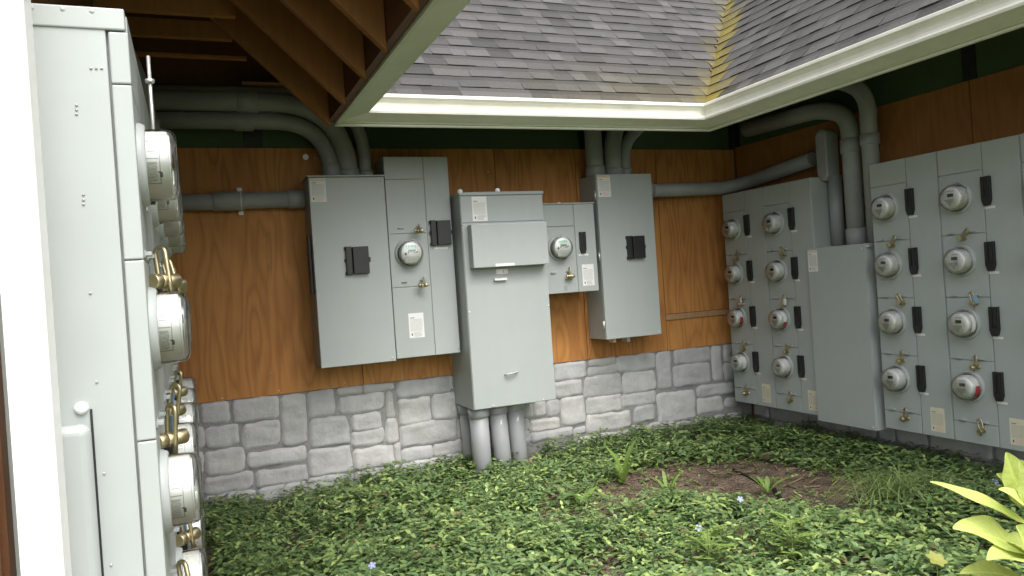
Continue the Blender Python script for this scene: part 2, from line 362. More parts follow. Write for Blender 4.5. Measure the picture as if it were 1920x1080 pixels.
def corner_post():
    Y0 = 1.45; a = at(38,1080,Y=Y0); b = at(121,1080,Y=Y0); d = at(137,1080,X=b.x)
    root = empty('corner_trim', (a.x,Y0,0), 0, 'white painted corner post at the left edge in front of the nearest cabinet', 'post')
    wd = b.x-a.x; dp = min(max(d.y-Y0,.05),.16)
    MB().box((0,0,-.05), (wd,.022,3.0)).build('front_board', M['trim'], root, .004)
    MB().box((wd-.022,.0225,-.05), (wd-.001,dp,3.0)).build('side_board', M['trim'], root, .003)
    return a, b, dp
corner_post()

# ------------------------------------------------------------------ roofs
T = .97; PHI = math.atan(T); CS, SN = math.cos(PHI), math.sin(PHI)
EL, EB, ER = .77, 4.16, 3.18              # back edges of the three fascias
GUT = [(.020,2.170),(.110,2.192),(.124,2.194),(.128,2.206),(.122,2.213),(.112,2.219),(.109,2.232),(.112,2.250),(.122,2.265),(.134,2.272),(.139,2.276),(.139,2.291),(.134,2.294),(.128,2.290),(.122,2.262),(.02,2.2)]
LIP = [(-.006,2.146),(.014,2.146),(.0165,2.150),(.0165,2.1565),(-.006,2.1565)]
FAS = [(-.004,2.166),(-.002,2.159),(.012,2.158),(.019,2.161),(.0195,2.31),(-.004,2.33)]
def sweep(prof, runs, name, m, parent, smooth=True):
    """runs: function d -> (start, end) xy"""
    mb = MB(); n = len(prof)
    for d, z in prof:
        a, b = runs(d); mb.v += [(a[0],a[1],z),(b[0],b[1],z)]
    for i in range(n):
        j = (i+1) % n; mb.f.append((2*i,2*i+1,2*j+1,2*j)); mb.m.append(0); mb.smooth.append(False)
    mb.f.append(tuple(2*i for i in range(n))); mb.m.append(0); mb.smooth.append(False)
    mb.f.append(tuple(2*i+1 for i in range(n))[::-1]); mb.m.append(0); mb.smooth.append(False)
    return mb.build(name, m, parent)
def run_b(d): return ((EL+d*1.2, EB-d), (ER-d, EB-d))
def run_r(d): return ((ER-d, EB-d), (ER-d, -1.5))
def run_l(d): return ((EL+d*1.2, 1.42), (EL+d*1.2, EB-d))

def shingles(place, lim, smax, parent, name, stain=None):
    """place(t, s, h): t along eave, s up the slope, h off the slope; lim(s) -> tmin, tmax"""
    mb = MB(); cols = []; e = .126; k = 0; s = -.012
    while s < smax:
        t0, t1 = lim(max(s,0)); t1b = lim(s+e)[1]; t0b = lim(s+e)[0]
        t = min(t0,t0b)-random.random()*.2; raised = random.random() < .5; hump = k*7.3
        while t < max(t1,t1b):
            wd = random.uniform(.09,.23); tw = random.choice((.9,1,1,1.12,1.2)); base = .076*tw+.012*random.uniform(-1,1)
            h = .009 if raised else .005
            warm = random.uniform(-.012,.012)
            ta, tb = t, t+wd
            a0, a1 = max(ta,t0), min(tb,t1); b0, b1 = max(ta,t0b), min(tb,t1b)
            if a1 > a0+1e-4 or b1 > b0+1e-4:
                a1 = max(a0,a1); b1 = max(b0,b1)
                def hh(x, q): return q+.0025*noise.noise((x*5, hump, 0))
                # two bands: shadow band printed on the upper third of each shingle, plain below
                sl = random.uniform(-.012,.012) if raised else 0
                def P(x, ss, q): return place(x, ss, hh(x, q))
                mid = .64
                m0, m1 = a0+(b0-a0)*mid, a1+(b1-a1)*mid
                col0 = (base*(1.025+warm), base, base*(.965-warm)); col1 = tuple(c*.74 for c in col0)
                if stain:
                    f = stain((a0+a1)/2, s+e/2)
                    if f > 0:
                        yc = (.23,.18,.028); col0 = tuple(c*(1-f)+y*f for c, y in zip(col0, yc)); col1 = tuple(c*(1-f)+y*.8*f for c, y in zip(col1, yc))
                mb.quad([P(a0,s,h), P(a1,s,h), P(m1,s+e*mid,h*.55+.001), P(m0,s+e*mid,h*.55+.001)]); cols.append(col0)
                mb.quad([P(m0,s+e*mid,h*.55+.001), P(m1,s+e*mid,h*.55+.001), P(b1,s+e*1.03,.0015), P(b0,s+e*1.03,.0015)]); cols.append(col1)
                mb.quad([P(a0,s,-.004), P(a1,s,-.004), P(a1,s,h), P(a0,s,h)]); cols.append((.06,.058,.055))
                mb.quad([P(a0,s,-.004), P(a0,s,h), P(b0,s+e,.001), P(b0,s+e,-.004)]); cols.append((.05,.05,.05))
                mb.quad([P(a1,s,h), P(a1,s,-.004), P(b1,s+e,-.004), P(b1,s+e,.001)]); cols.append((.05,.05,.05))
            t = tb; raised = not raised
        s += e; k += 1
    return mb.build(name, M['shingle'], parent, colors=cols)

def roof_back():
    root = empty('roof', (0,0,0), 0, 'grey shingle roof slope above the back wall with white gutter along its eave', 'roof')
    Y0, Z0 = EB-.10, 2.292
    place = lambda t, s, h: (t, Y0+s*CS-h*SN, Z0+s*SN+h*CS)
    vl = lambda s: (EL+.13-s*CS, ER-.10+s*CS)
    shingles(place, vl, 2.7, root, 'shingles', stain=lambda t, s: max(0, min(.5, .5-((ER-.1+s*CS)-t)*4)) + (.16*max(0,1-s/.5)*max(0,min(1,(t-1.7)))))
    mb = MB(); S = 2.9
    q = [place(vl(0)[0],.01,-.006), place(vl(0)[1],.01,-.006), place(vl(S)[1],S,-.006), place(vl(S)[0],S,-.006)]
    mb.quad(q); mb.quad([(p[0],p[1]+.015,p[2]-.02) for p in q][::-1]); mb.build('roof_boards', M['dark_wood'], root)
    sweep(FAS, run_b, 'fascia', M['bounce_green'], root); sweep(LIP, run_b, 'drip_edge', M['white'], root); sweep(GUT, run_b, 'gutter', M['white'], root)
    for d0 in (0,):
        mb = MB(); mb.box((EL+.0,EB+.006,2.17), (ER,EB+.04,2.34)); mb.build('sub_fascia', M['dark_wood'], root)
    for i in range(6):
        x = 1.1+.41*i
        mb = MB(); a = (EB+.045, 2.19); b = (EB+1.7, 2.19+T*1.655); dz = .22
        for xx in (x, x+.035): mb.v += [(xx,a[0],a[1]),(xx,b[0],b[1]),(xx,b[0],b[1]+dz-.1),(xx,a[0],a[1]+dz-.1)]
        for f in ((0,1,2,3),(7,6,5,4),(0,4,5,1),(3,2,6,7),(0,3,7,4),(1,5,6,2)): mb.f.append(f); mb.m.append(0); mb.smooth.append(False)
        mb.build('rafter', M['wood'], root)
roof_back()
def roof_right():
    root = empty('roof', (0,0,0), 0, 'grey shingle roof slope above the right wall, stained yellow along the valley', 'roof')
    X0, Z0 = ER-.10, 2.292
    # t runs from the far end towards the camera (t = -y)
    place = lambda t, s, h: (X0+s*CS-h*SN, -t, Z0+s*SN+h*CS)
    vl = lambda s: (-(EB-.10+s*CS), 1.4)
    def stain(t, s):
        d = t-vl(s)[0]; f = max(0, 1-abs(d-.085-.03*noise.noise((s*4,0,0)))/.135)
        return min(.85, f*1.25)*(.75+.3*noise.noise((t*12,s*12,0))) + .12*max(0,1-d/.6)*max(0,1-s/.4)
    shingles(place, vl, 2.9, root, 'shingles', stain=stain)
    mb = MB(); S = 3.0
    q = [place(vl(0)[0],.01,-.006), place(1.4,.01,-.006), place(1.4,S,-.006), place(vl(S)[0],S,-.006)]
    mb.quad(q); mb.quad([(p[0]+.015,p[1],p[2]-.02) for p in q][::-1]); mb.build('roof_boards', M['dark_wood'], root)
    sweep(FAS, run_r, 'fascia', M['bounce_green'], root); sweep(LIP, run_r, 'drip_edge', M['white'], root); sweep(GUT, run_r, 'gutter', M['white'], root)
    MB().box((ER+.006,-1.5,2.17), (ER+.04,EB+.004,2.34)).build('sub_fascia', M['dark_wood'], root)
roof_right()
def roof_left():
    root = empty('roof', (0,0,0), 0, 'open roof of brown rafters on the left above the nearest cabinets', 'roof')
    X0, Z0 = EL+.13, 2.292
    place = lambda t, s, h: (X0-s*CS+h*SN, t, Z0+s*SN+h*CS)
    vl = lambda s: EB-.10+s*CS
    S = 3.0; mb = MB()
    for h in (.004,-.014):
        q = [place(1.42,0,h), place(vl(0),0,h), place(vl(S),S,h), place(1.42,S,h)]
        mb.quad(q if h > 0 else q[::-1])
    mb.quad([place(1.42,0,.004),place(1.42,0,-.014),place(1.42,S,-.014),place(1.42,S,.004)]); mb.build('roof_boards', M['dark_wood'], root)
    shingles(lambda t, s, h: place(-t, s, h+.006), lambda s: (-vl(s), -1.42), 2.9, root, 'shingles')
    sweep(FAS, run_l, 'fascia', M['bounce_green'], root); sweep(GUT, run_l, 'gutter', M['bounce_green'], root)
    MB().box((EL-.04,1.42,2.172), (EL-.006,EB+.03,2.36)).build('sub_fascia', M['dark_wood'], root)
    xe = EL-.042
    for y in (4.13,3.68,3.22,2.84,2.4,1.95,1.5):
        mb = MB(); zt0 = Z0-.03+T*(X0-xe); ln = 2.0; zb0 = zt0-.29
        for yy in (y-.02, y+.02): mb.v += [(xe,yy,zb0),(xe-ln,yy,zb0+T*ln),(xe-ln,yy,zt0+T*ln),(xe,yy,zt0)]
        for f in ((0,1,2,3),(7,6,5,4),(0,4,5,1),(3,2,6,7),(0,3,7,4),(1,5,6,2)): mb.f.append(f); mb.m.append(0); mb.smooth.append(False)
        mb.build('rafter', M['wood'], root, .003)
    for y in (4.25,3.9):
        MB().box((-.6,y-.02,2.60), (.28,y+.02,2.69)).build('ceiling_tie', M['wood'], root, .003)
    MB().box((-.2,4.42,2.56), (.36,4.46,2.575)).build('batten', M['wood'], root)
    MB().box((.36,4.87,2.545), (.71,4.97,2.56)).build('batten', M['batten'], root)
roof_left()

# ------------------------------------------------------------------ cabinet parts (local: x right, y into the wall, z up, face at y = 0)
def paper(parent, x, z, wd, h, kind='white', y=-.0075):
    mb = MB(); e = y-.0006
    mb.quad([(x,y,z),(x+wd,y,z),(x+wd,y,z+h),(x,y,z+h)])
    mats = [M['cream' if kind == 'cream' else 'white_lab'], M['soft_ink'], M['ink'], M['pink'], M['orange']]
    def strip(u0, u1, v0, v1, mi):
        mb.quad([(x+wd*u0,e,z+h*v0),(x+wd*u1,e,z+h*v0),(x+wd*u1,e,z+h*v1),(x+wd*u0,e,z+h*v1)], mi)
    if kind == 'orange': strip(.03,.97,.9,.97,4)
    strip(.1,.4,.8,.825,2)
    rr = random.Random(int(x*1000+z*777)); n = 13
    for k in range(n):
        v = .74-k*.5/n; u = .1; 
        while u < .86:
            l = rr.uniform(.05,.16); strip(u, min(u+l,.9), v, v+.012, 1); u += l+.02
    strip(.14,.22,.09,.19,2)
    for k in range(5):
        v = .05+k*.04; strip(.32, rr.uniform(.7,.92), v, v+.014, 3 if kind in ('orange','cream') else 1)
    return mb.build('paper_label', mats, parent)
def strip_label(parent, x, z, wd, h=.012): 
    return MB().box((x,-.0085,z), (x+wd,-.006,z+h)).build('white_strip', M['white_lab'], parent)
def breaker(parent, x, z, wd=.05, h=.15):
    # black plastic cover, its lower end tapered
    pts = [(0,h),( wd*.42,h),(wd*.5,h*.965),(wd*.58,h),(wd,h),(wd,h*.2),(wd*.8,0),(wd*.2,0),(0,h*.2)]
    mb = MB(); n = len(pts)
    for y in (-.006,-.026): mb.v += [(x+a,y,z+b) for a, b in pts]
    mb.f.append(tuple(range(n))[::-1]); mb.f.append(tuple(range(n,2*n)))
    for i in range(n): j = (i+1) % n; mb.f.append((i,j,n+j,n+i))
    mb.m = [0]*len(mb.f); mb.smooth = [False]*len(mb.f)
    mb.box((x+wd*.12,-.031,z+h*.3), (x+wd*.40,-.0262,z+h*.93)); mb.box((x+wd*.60,-.031,z+h*.3), (x+wd*.88,-.0262,z+h*.93))
    return mb.build('breaker_cover', M['black'], parent, .0035)
def big_breaker(parent, x, z, wd=.135, h=.165):
    mb = MB(); mb.box((x,-.035,z), (x+wd*.26,-.006,z+h)); mb.box((x+wd*.30,-.042,z+.004), (x+wd,-.006,z+h-.003))
    mb.box((x+wd*.26,-.028,z+.01), (x+wd*.30,-.006,z+h-.01))
    mb.box((x+wd,-.03,z+h*.42), (x+wd*1.09,-.008,z+h*.6)); mb.box((x-.008,-.024,z+h*.45), (x,-.008,z+h*.58))
    mb.box((x-.006,-.028,z+h*.86), (x,-.008,z+h)); mb.box((x-.006,-.028,z), (x,-.008,z+h*.12))
    return mb.build('breaker_cover', M['black'], parent, .004)
def collar(parent, x, z, k=1):
    mb = MB(); mb.lathe([(.087*k,-.008),(.085*k,.006),(.081*k,.014),(.078*k,.0155),(.0755*k,.014),(.0755*k,-.004)], (x,-.0065,z), seg=40)
    o = mb.build('meter_collar', M['paint'], parent)
    mb = MB(); mb.lathe([(.075*k,.0),(.0,.0005)], (x,-.0075,z), seg=24); mb.build('socket_shade', M['gap_shade'], o)  # near-black disc paints the shade inside the socket opening
    return o
GLASS = None
def meter(parent, x, z, kind='grey', k=1, sticker=None):
    """glass part with the module, face, display and nameplate inside"""
    Y = -.010
    g = MB(); g.lathe([(.072*k,.0),(.072*k,.006),(.0685*k,.009),(.0675*k,.045),(.066*k,.058),(.061*k,.065),(.053*k,.0685),(.02*k,.0695),(.0001,.0695)], (x,Y,z), seg=48)
    o = g.build('electric_meter', M['glass'], parent)
    MB().lathe([(.0735*k,.0),(.0735*k,.007),(.068*k,.009)], (x,Y+.001,z), seg=40).build('retaining_ring', M['steel'], o)
    md = MB(); md.lathe([(.0635*k,.002),(.0635*k,.050),(.059*k,.052)], (x,Y,z), seg=40); md.build('module', M['module'], o)
    f = MB(); f.lathe([(.058*k,.0525),(.056*k,.0555),(.0001,.0555)], (x,Y,z), seg=40)
    yf = Y-.0561; white = kind == 'white'
    def q(u0, u1, v0, v1, mi, dy=0): f.quad([(x+u0*k,yf-dy,z+v0*k),(x+u1*k,yf-dy,z+v0*k),(x+u1*k,yf-dy,z+v1*k),(x+u0*k,yf-dy,z+v1*k)], mi)
    rr = random.Random(3 if white else 5)
    if white:
        for u in (-.03,-.018,-.004,.006,.018): q(u,u+rr.uniform(.006,.011),.030,.042,1)
        q(-.03,.03,.024,.026,1)
        for r_ in range(5):
            u = -.04
            while u < .038: l = rr.uniform(.006,.014); q(u,u+l,-.022-r_*.005,-.0205-r_*.005,2); u += l+.005
        for u, v in ((-.034,-.012),(.014,-.004),(.024,-.002),(.031,.002),(-.022,-.002)): q(u,u+.007,v,v+.006,3)
        q(-.039,-.028,-.012,.002,3)
        q(-.04,-.022,-.054,-.036,4,.004)
    else:
        for r_ in range(4):
            u = -.034+.006*r_
            while u < .02-.006*r_: l = rr.uniform(.005,.012); q(u,u+l,-.012-r_*.007,-.0095-r_*.007,2); u += l+.004
        f.quad([(x-.042*k,yf,z-.006*k),(x-.006*k,yf,z-.045*k),(x+.018*k,yf,z-.006*k)], 5)
        q(-.02,.022,.034,.037,2)
    f.build('dial_face', [M['face_w' if white else 'facem'], M['teal'], M['soft_ink'], M['ink'], M['white_lab'], M['pale_ink']], o)
    d = MB(); 
    if white: d.box((x-.018*k,yf-.0015,z+.006*k), (x+.024*k,yf-.0002,z+.018*k))
    else: d.box((x-.018*k,yf-.002,z+.006*k), (x+.016*k,yf-.0002,z+.023*k))
    d.build('display', M['lcd_g' if white else 'lcd'], o)
    # printed nameplate on the side of the module
    n = MB(); rad = .0639*k
    def patch(a0, a1, d0, d1, mi, dr=0, seg=4):
        for i in range(seg):
            b0 = a0+(a1-a0)*i/seg; b1 = a0+(a1-a0)*(i+1)/seg; r2 = rad+dr
            n.quad([(x+r2*math.cos(b0),Y-d0,z+r2*math.sin(b0)),(x+r2*math.cos(b1),Y-d0,z+r2*math.sin(b1)),(x+r2*math.cos(b1),Y-d1,z+r2*math.sin(b1)),(x+r2*math.cos(b0),Y-d1,z+r2*math.sin(b0))], mi)
    A = math.pi; lo, hi = A-.62, A+.72
    for a, b in ((lo,lo+.025),(hi-.03,hi)): patch(a,b,.010,.036,1,.0004)
    for c, e in ((.010,.0112),(.0352,.0365)): patch(lo,hi,c,e,1,.0004,8)
    patch(A-.05,A-.02,.012,.034,1,.0004)
    patch(A+.2,A+.66,.0085,.0105,2,.0006)
    for r_ in range(9):
        d0 = .0135+r_*.0019; a = A+.06
        while a < A+.62: l = rr.uniform(.05,.13); patch(a,min(a+l,A+.64),d0,d0+.0011,1,.0004,1); a += l+.03
    for r_ in range(3):
        a = A-.5+r_*.12; patch(a,a+.02,.014,.031,1,.0004,1)
    patch(A+.36,A+.5,.0345,.040,2,.0007,3); patch(A+.33,A+.37,.032,.038,2,.0007,1)
    n.build('nameplate', [M['module'], M['soft_ink'], M['ink']], o)
    if sticker:
        s = MB(); r3 = .0688*k
        def sp(a0, a1, d0, d1, mi):
            for i in range(6):
                b0 = a0+(a1-a0)*i/6; b1 = a0+(a1-a0)*(i+1)/6
                s.quad([(x+r3*math.cos(b0),Y-d0,z+r3*math.sin(b0)),(x+r3*math.cos(b1),Y-d0,z+r3*math.sin(b1)),(x+r3*math.cos(b1),Y-d1,z+r3*math.sin(b1)),(x+r3*math.cos(b0),Y-d1,z+r3*math.sin(b0))], mi)
        if sticker == 'red': sp(-.75,.15,.016,.044,1)
        elif sticker == 'white': sp(-.6,.75,.016,.042,0)
        else: sp(-.25,.85,.016,.044,0); sp(-.75,-.25,.016,.044,1)
        s.build('sticker', [M['white_lab'], M['red']], o)
    return o
def hasp(parent, x, z):
    mb = MB(); mb.box((x-.017,-.020,z-.004), (x+.017,-.0075,z+.004)); mb.box((x-.021,-.0085,z-.008), (x-.010,-.0065,z+.008)); mb.box((x+.010,-.0085,z-.008), (x+.021,-.0065,z+.008))
    return mb.build('hasp', M['paint2'], parent, .001)
def panel(parent, x0, z0, x1, z1, name='front_panel', y=-.007, m='paint2', g=.0015, bev=.0025):
    return MB().box((x0+g,y,z0+g), (x1-g,-.0002,z1-g)).build(name, M[m], parent, bev)
def ear(parent, x, z, y=.2, r=.018):
    mb = MB(); mb.lathe([(r,-.003),(r,.003)], (x,y,z+.012), seg=16, cap0=True, cap1=True); mb.lathe([(r*.45,.003),(r*.45,.008)], (x,y,z+.012), seg=8, cap1=True)
    return mb.build('mounting_ear', M['steel'], parent)
def screw(parent, x, z, y=-.007):
    return MB().lathe([(.006,0),(.005,.003),(.0,.0035)], (x,y,z), seg=10).build('screw', M['steel'], parent)

UW, UH = .455, 1.58
ROWS = (1.311,.976,.641,.306)
def unit_base(loc, rz, label, group):
    r = empty('meter_cabinet', loc, rz, label, 'meter cabinet', group)
    MB().box((.001,0,0), (UW-.002,.24,UH)).build('body', M['paint'], r, .004)
    panel(r, 0, 1.44, .254, UH, 'front_panel')
    tops = [1.44]+[z-.196 for z in ROWS]
    for a, b in zip(tops[:-1], tops[1:]): panel(r, 0, b, .254, a)
    panel(r, 0, 0, .254, tops[-1])
    panel(r, .256, 0, UW-.002, UH)
    for z in ROWS:
        hasp(r, .060, z-.185); hasp(r, .185, z-.183)
        breaker(r, .251, z-.06); strip_label(r, .256, z-.076, .056)
        collar(r, .112, z)
    ear(r, .09, UH); ear(r, .34, UH)
    return r
def add_meters(r, stickers=(None,)*4):
    for z, s in zip(ROWS, stickers): meter(r, .112, z, sticker=s)

GR = 'four-meter cabinets along the right wall'
base_r = unit_base((3.8,3.47,.23), R(-90), 'grey cabinet of four meters directly right of the plain grey box', GR)
def right_unit(y, label, stickers, lab):
    r = copy_tree(base_r); r.location = (3.8,y,.23); r['label'] = label
    add_meters(r, stickers); paper(r, .315, .03, .09, .135, lab); return r
uE = right_unit(3.012, 'grey cabinet of four meters, bottom one with a red sticker, near the right edge', (None,None,'white','red'), 'cream')
uA1 = right_unit(4.867, 'grey cabinet of four meters standing in the far right corner', (None,None,'red','white'), 'cream')
uA2 = right_unit(4.409, 'grey cabinet of four meters between the corner cabinet and the plain grey box', (None,None,'both',None), 'cream')
uF = right_unit(2.554, 'grey cabinet cut off by the right edge of the picture', (None,)*4, 'cream')
add_meters(base_r); paper(base_r, .315, .03, .09, .135, 'cream')
# left bank
GLF = 'four-meter cabinets along the left wall'
base_l = None; ORD = ('nearest','second','third','fourth','farthest')
for k in range(5):
    if k == 0:
        r = unit_base((0,0,0), 0, 'x', GLF); base_l = r
        for z in ROWS: meter(r, .112, z, k=1.08)
    else: r = copy_tree(base_l)
    r.location = (-.087,1.64+.455*k,.23); r.rotation_euler = (0,0,R(90)); r['group'] = GLF
    r['label'] = ('grey four-meter cabinet with its broad blank side towards the viewer, beside the white post' if k == 0 else
                  '%s of the left row of four-meter cabinets seen edge on' % ORD[k])
# the end of the nearest left cabinet, facing the viewer (own local frame of base_l: x=0 is the near end)
def near_end(r):
    z = lambda px, py: at(px,py,Y=1.62).z-.23
    MB().box((-.014,.03,.01), (-.0005,.26,UH-.03)).build('end_plate', M['paint'], r, .003)
    MB().box((-.018,-.004,UH-.035), (.02,.262,UH+.006)).build('top_cap', M['paint'], r, .003)
    zs = [UH-.037, z(235,157), z(255,487), z(285,826), .0]
    for a, b in zip(zs[1:], zs[:-1]): MB().box((-.016,-.008,a+.001), (-.0004,.026,b-.001)).build('front_flange', M['paint2'], r, .003)
    def bolt(px, py, rad=.006, nm='bolt', m='steel'):
        p = at(px,py,Y=1.62); x = p.x-(-.08)
        mb = MB(); mb.lathe([(rad,0),(rad*.9,rad*.5),(rad*.4,rad*.8),(0,rad*.85)], (0,0,0), seg=14)
        vs = [(-.0145+v[1], -x+v[0], v[2]+p.z-.23) for v in mb.v]; mb.v = vs
        mb.build(nm, M[m], r)
    for px, py in ((67,13),(125,16),(180,20)): bolt(px, py+1, .006, 'bolt', 'paint2')
    for px, py in ((188,127),(178,127),(198,127),(151,205),(151,196),(151,213),(164,374),(164,364),(164,382),(177,549),(189,716),(203,888),(216,1060)): bolt(px, py, .0026, 'bolt', 'paint2')
    bolt(160,765,.012,'knob','trim')
    p = at(177,772,Y=1.61); x = -(p.x+.08)
    MB().box((-.05,x,-.25), (-.0146,.17,p.z-.23-.02)).build('side_cover', M['paint'], r, .018, 5)
    MB().box((-.0165,x-.002,-.0), (-.0142,x+.002,p.z-.23+.004)).build('shaded_gap', M['gap_shade'], r)  # dark strip painting the shadowed gap along the side cover
near_end(base_l)

# ------------------------------------------------------------------ back wall cabinets
def cabinet(x0, z0, x1, z1, face, label, name='electrical_cabinet', group='cabinets on the back wall'):
    r = empty(name, (x0,face,z0), 0, label, 'cabinet', group)
    MB().box((0,0,0), (x1-x0,YB-face-.001,z1-z0)).build('body', M['paint'], r, .004)
    return r
def hinge(r, z, h=.06): return MB().lathe([(.007,0),(.007,h)], (-.004,.006,z), 'z', 10, cap0=True, cap1=True).build('hinge', M['steel'], r)
# wide breaker cabinet
B1 = cabinet(.687,.815,1.148,1.962,4.75, 'wide grey cabinet with one black breaker cover, leftmost on the plywood')
panel(B1,.0,.0,.461,1.147,'door',-.012); MB().box((-.006,-.016,1.149), (.467,.24,1.158)).build('top_cap', M['paint'], B1, .002)
big_breaker(B1,.19,.55,.137,.172); strip_label(B1,.20,.528,.1); paper(B1,.008,.998,.093,.142,'orange',-.0128)
screw(B1,.44,1.11,-.012); screw(B1,.435,.02,-.012); ear(B1,.05,1.155,.2); ear(B1,.03,1.3,.235)
MB().box((-.02,.04,.45), (-.0005,.09,.80)).build('side_handle', M['black'], B1, .004)
# tall cabinet with one meter
B2 = cabinet(1.153,.825,1.572,2.088,4.755, 'tall grey cabinet with one meter, a black breaker and two brass padlocks')
for a, b in ((0,.443),(.443,.779),(.779,1.119),(1.119,1.263)): panel(B2,0,a,.25,b)
panel(B2,.252,0,.419,1.263)
collar(B2,.124,.654,1.1); meter(B2,.124,.654,'white',1.12)
big_breaker(B2,.271,.695,.128,.16); strip_label(B2,.29,.672,.09); paper(B2,.091,.122,.098,.155)
for z in (.815,.478): hasp(B2,.081,z); hasp(B2,.2,z+.004)
ear(B2,.08,1.263); ear(B2,.24,1.263); screw(B2,.41,.03); screw(B2,.01,.03)
# deep central cabinet
B3 = cabinet(1.59,.465,2.165,1.838,4.62, 'deep grey cabinet standing on three pipes, with a hooded cover on its door')
panel(B3,.002,.002,.573,1.178,'door',-.008); panel(B3,.002,1.181,.573,1.352,'upper_panel',-.006)
MB().box((-.004,-.014,1.353), (.579,.2,1.374)).build('top_cap', M['paint'], B3, .003)
mb = MB(); mb.box((.036,-.085,.892), (.553,-.0085,1.164)); hood = mb.build('hood', M['paint2'], B3, .004)
MB().box((.18,-.0865,.8945), (.31,-.0852,.912)).build('white_strip', M['white_lab'], hood)
mb = MB(); mb.box((.21,-.012,.845), (.29,-.0082,.878)); mb.lathe([(.008,0),(.007,.012)], (.262,-.012,.862), seg=12, cap1=True); mb.build('latch_plate', M['steel'], B3, .001)
mb = MB(); mb.box((.19,-.03,.805), (.275,-.0082,.82)); mb.build('handle', M['white_lab'], B3, .003)
mb = MB(); mb.tube([(.225,-.008,.205),(.227,-.026,.204),(.235,-.03,.205),(.295,-.03,.213),(.303,-.026,.214),(.305,-.008,.214)], .006, 10); mb.build('handle', M['paint2'], B3)
paper(B3,.078,1.19,.1,.155)
for x, z in ((.012,1.17),(.562,1.17),(.012,.62),(.562,.62),(.13,.012),(.48,.012)): screw(B3,x,z,-.008)
ear(B3,.27,1.372,.02,.016)
mb = MB(); mb.lathe([(.016,0),(.016,.012),(.008,.02),(0,.021)], (.004,-.004,1.378), seg=16, cap0=True); mb.build('bolt_head', M['trim'], B3)
# small cabinet half behind it
B4 = cabinet(2.06,1.157,2.592,1.757,4.72, 'small grey cabinet with one meter, half hidden behind the deep cabinet')
panel(B4,0,0,.372,.445); panel(B4,0,.452,.372,.6); panel(B4,.374,0,.532,.6)
MB().box((-.003,-.012,.601), (.535,.2,.61)).build('top_cap', M['paint'], B4, .002)
collar(B4,.25,.308,1.05); meter(B4,.25,.308,'white',1.08)
breaker(B4,.402,.262,.046,.146); strip_label(B4,.392,.246,.075); paper(B4,.41,.04,.09,.146)
hasp(B4,.19,.142); hasp(B4,.305,.145); ear(B4,.37,.61)
MB().box((.27,-.012,.02), (.29,-.0072,.05)).build('seal_tag', M['pvc'], B4)
# right breaker cabinet
B5 = cabinet(2.642,.81,3.094,1.965,4.757, 'tall plain grey cabinet with one black breaker cover, rightmost on the plywood')
panel(B5,.0,.0,.452,1.155,'door',-.012)
big_breaker(B5,.21,.55,.135,.165); strip_label(B5,.215,.53,.1); paper(B5,.012,.995,.1,.15,'orange',-.0128)
for z in (.07,.55,.98): hinge(B5,z)
screw(B5,.43,.02,-.012)
MB().box((.09,.05,-.03), (.11,.12,-.0005)).build('mounting_foot', M['steel'], B5); MB().box((.2,.05,-.035), (.225,.12,-.0005)).build('mounting_foot', M['steel'], B5)
# plain box on the right wall
Cb = empty('junction_box', (3.775,3.99,.205), R(-90), 'plain grey box on the right wall between the meter cabinets', 'junction box')
MB().box((0,0,0), (.475,.262,1.14)).build('body', M['paint'], Cb, .004); panel(Cb,.0,.0,.475,1.14,'cover',-.01)
paper(Cb,.006,.985,.085,.14,'orange',-.0108); screw(Cb,.455,.02,-.01); screw(Cb,.455,1.11,-.01)
mb = MB(); mb.box((.476,.0,1.115), (.50,.03,1.13)); mb.build('latch', M['steel'], Cb, .002)

# ------------------------------------------------------------------ padlocks (each hangs from its hasp)
def padlock_proto(kind):
    r = bpy.data.objects.new('padlock', None); col.objects.link(r)
    mb = MB()
    ln = .05
    pts = [(-.011,0,-.075)]+[(-.011,0,-.05+.05*i/3) for i in range(4)]+[(.011*math.cos(a),0,.011*math.sin(a)) for a in [math.pi*(1-i/6) for i in range(1,6)]]+[(.011,0,-.05*i/3) for i in range(4)]
    mb.tube(pts, .0042, 8); mb.build('shackle', M['brass' if kind else 'steel'], r)
    b = MB()
    for d0, d1, rd in ((0,.014,.0135),(.014,.016,.0115),(.016,.030,.0135),(.030,.032,.0115),(.032,.056,.0135)):
        b.lathe([(rd*.93,d0),(rd,d0+.0012),(rd,d1-.0012),(rd*.93,d1)], (0,.028,-.05), 'y-', 16, cap0=True, cap1=True)
    b.build('lock_body', M['brass'], r)
    return r
PL = padlock_proto(1); pl_used = False
def padlock(p, rz, tilt, label, group, tg=None):
    global pl_used
    r = PL if not pl_used else copy_tree(PL)
    if not pl_used: pl_used = True
    r.location = p; r.rotation_euler = (0, tilt, rz)
    tag(r, label, 'padlock', group)
    if tg: 
        mb = MB(); mb.box((.008,-.012,-.055), (.030,-.008,-.012)); mb.build('tag', M[tg], r, .001)
    return r
RN = ('top','second','third','bottom')
PG = 'brass padlocks under the meters'
done = []
def plk(unit_loc, rzdeg, row, label, tilt, tg=None, turn=0):
    x, y, z = .165, -.026 if rzdeg < 0 else -.036, ROWS[row]-.178
    a = R(rzdeg); X = unit_loc[0]+x*math.cos(a)-y*math.sin(a); Y = unit_loc[1]+x*math.sin(a)+y*math.cos(a)
    padlock((X, Y, unit_loc[2]+z), a+turn, tilt, label, PG, tg)
names = {3.47: 'cabinet right of the plain box', 3.012: 'cabinet nearest the right edge', 4.867: 'far corner cabinet', 4.409: 'cabinet left of the plain box'}
tl = [.5,-.45,.2,.15,.7,-.3,.1,-.2,.35,-.1,.12,.2,-.5,.05,.3,.1]; i = 0
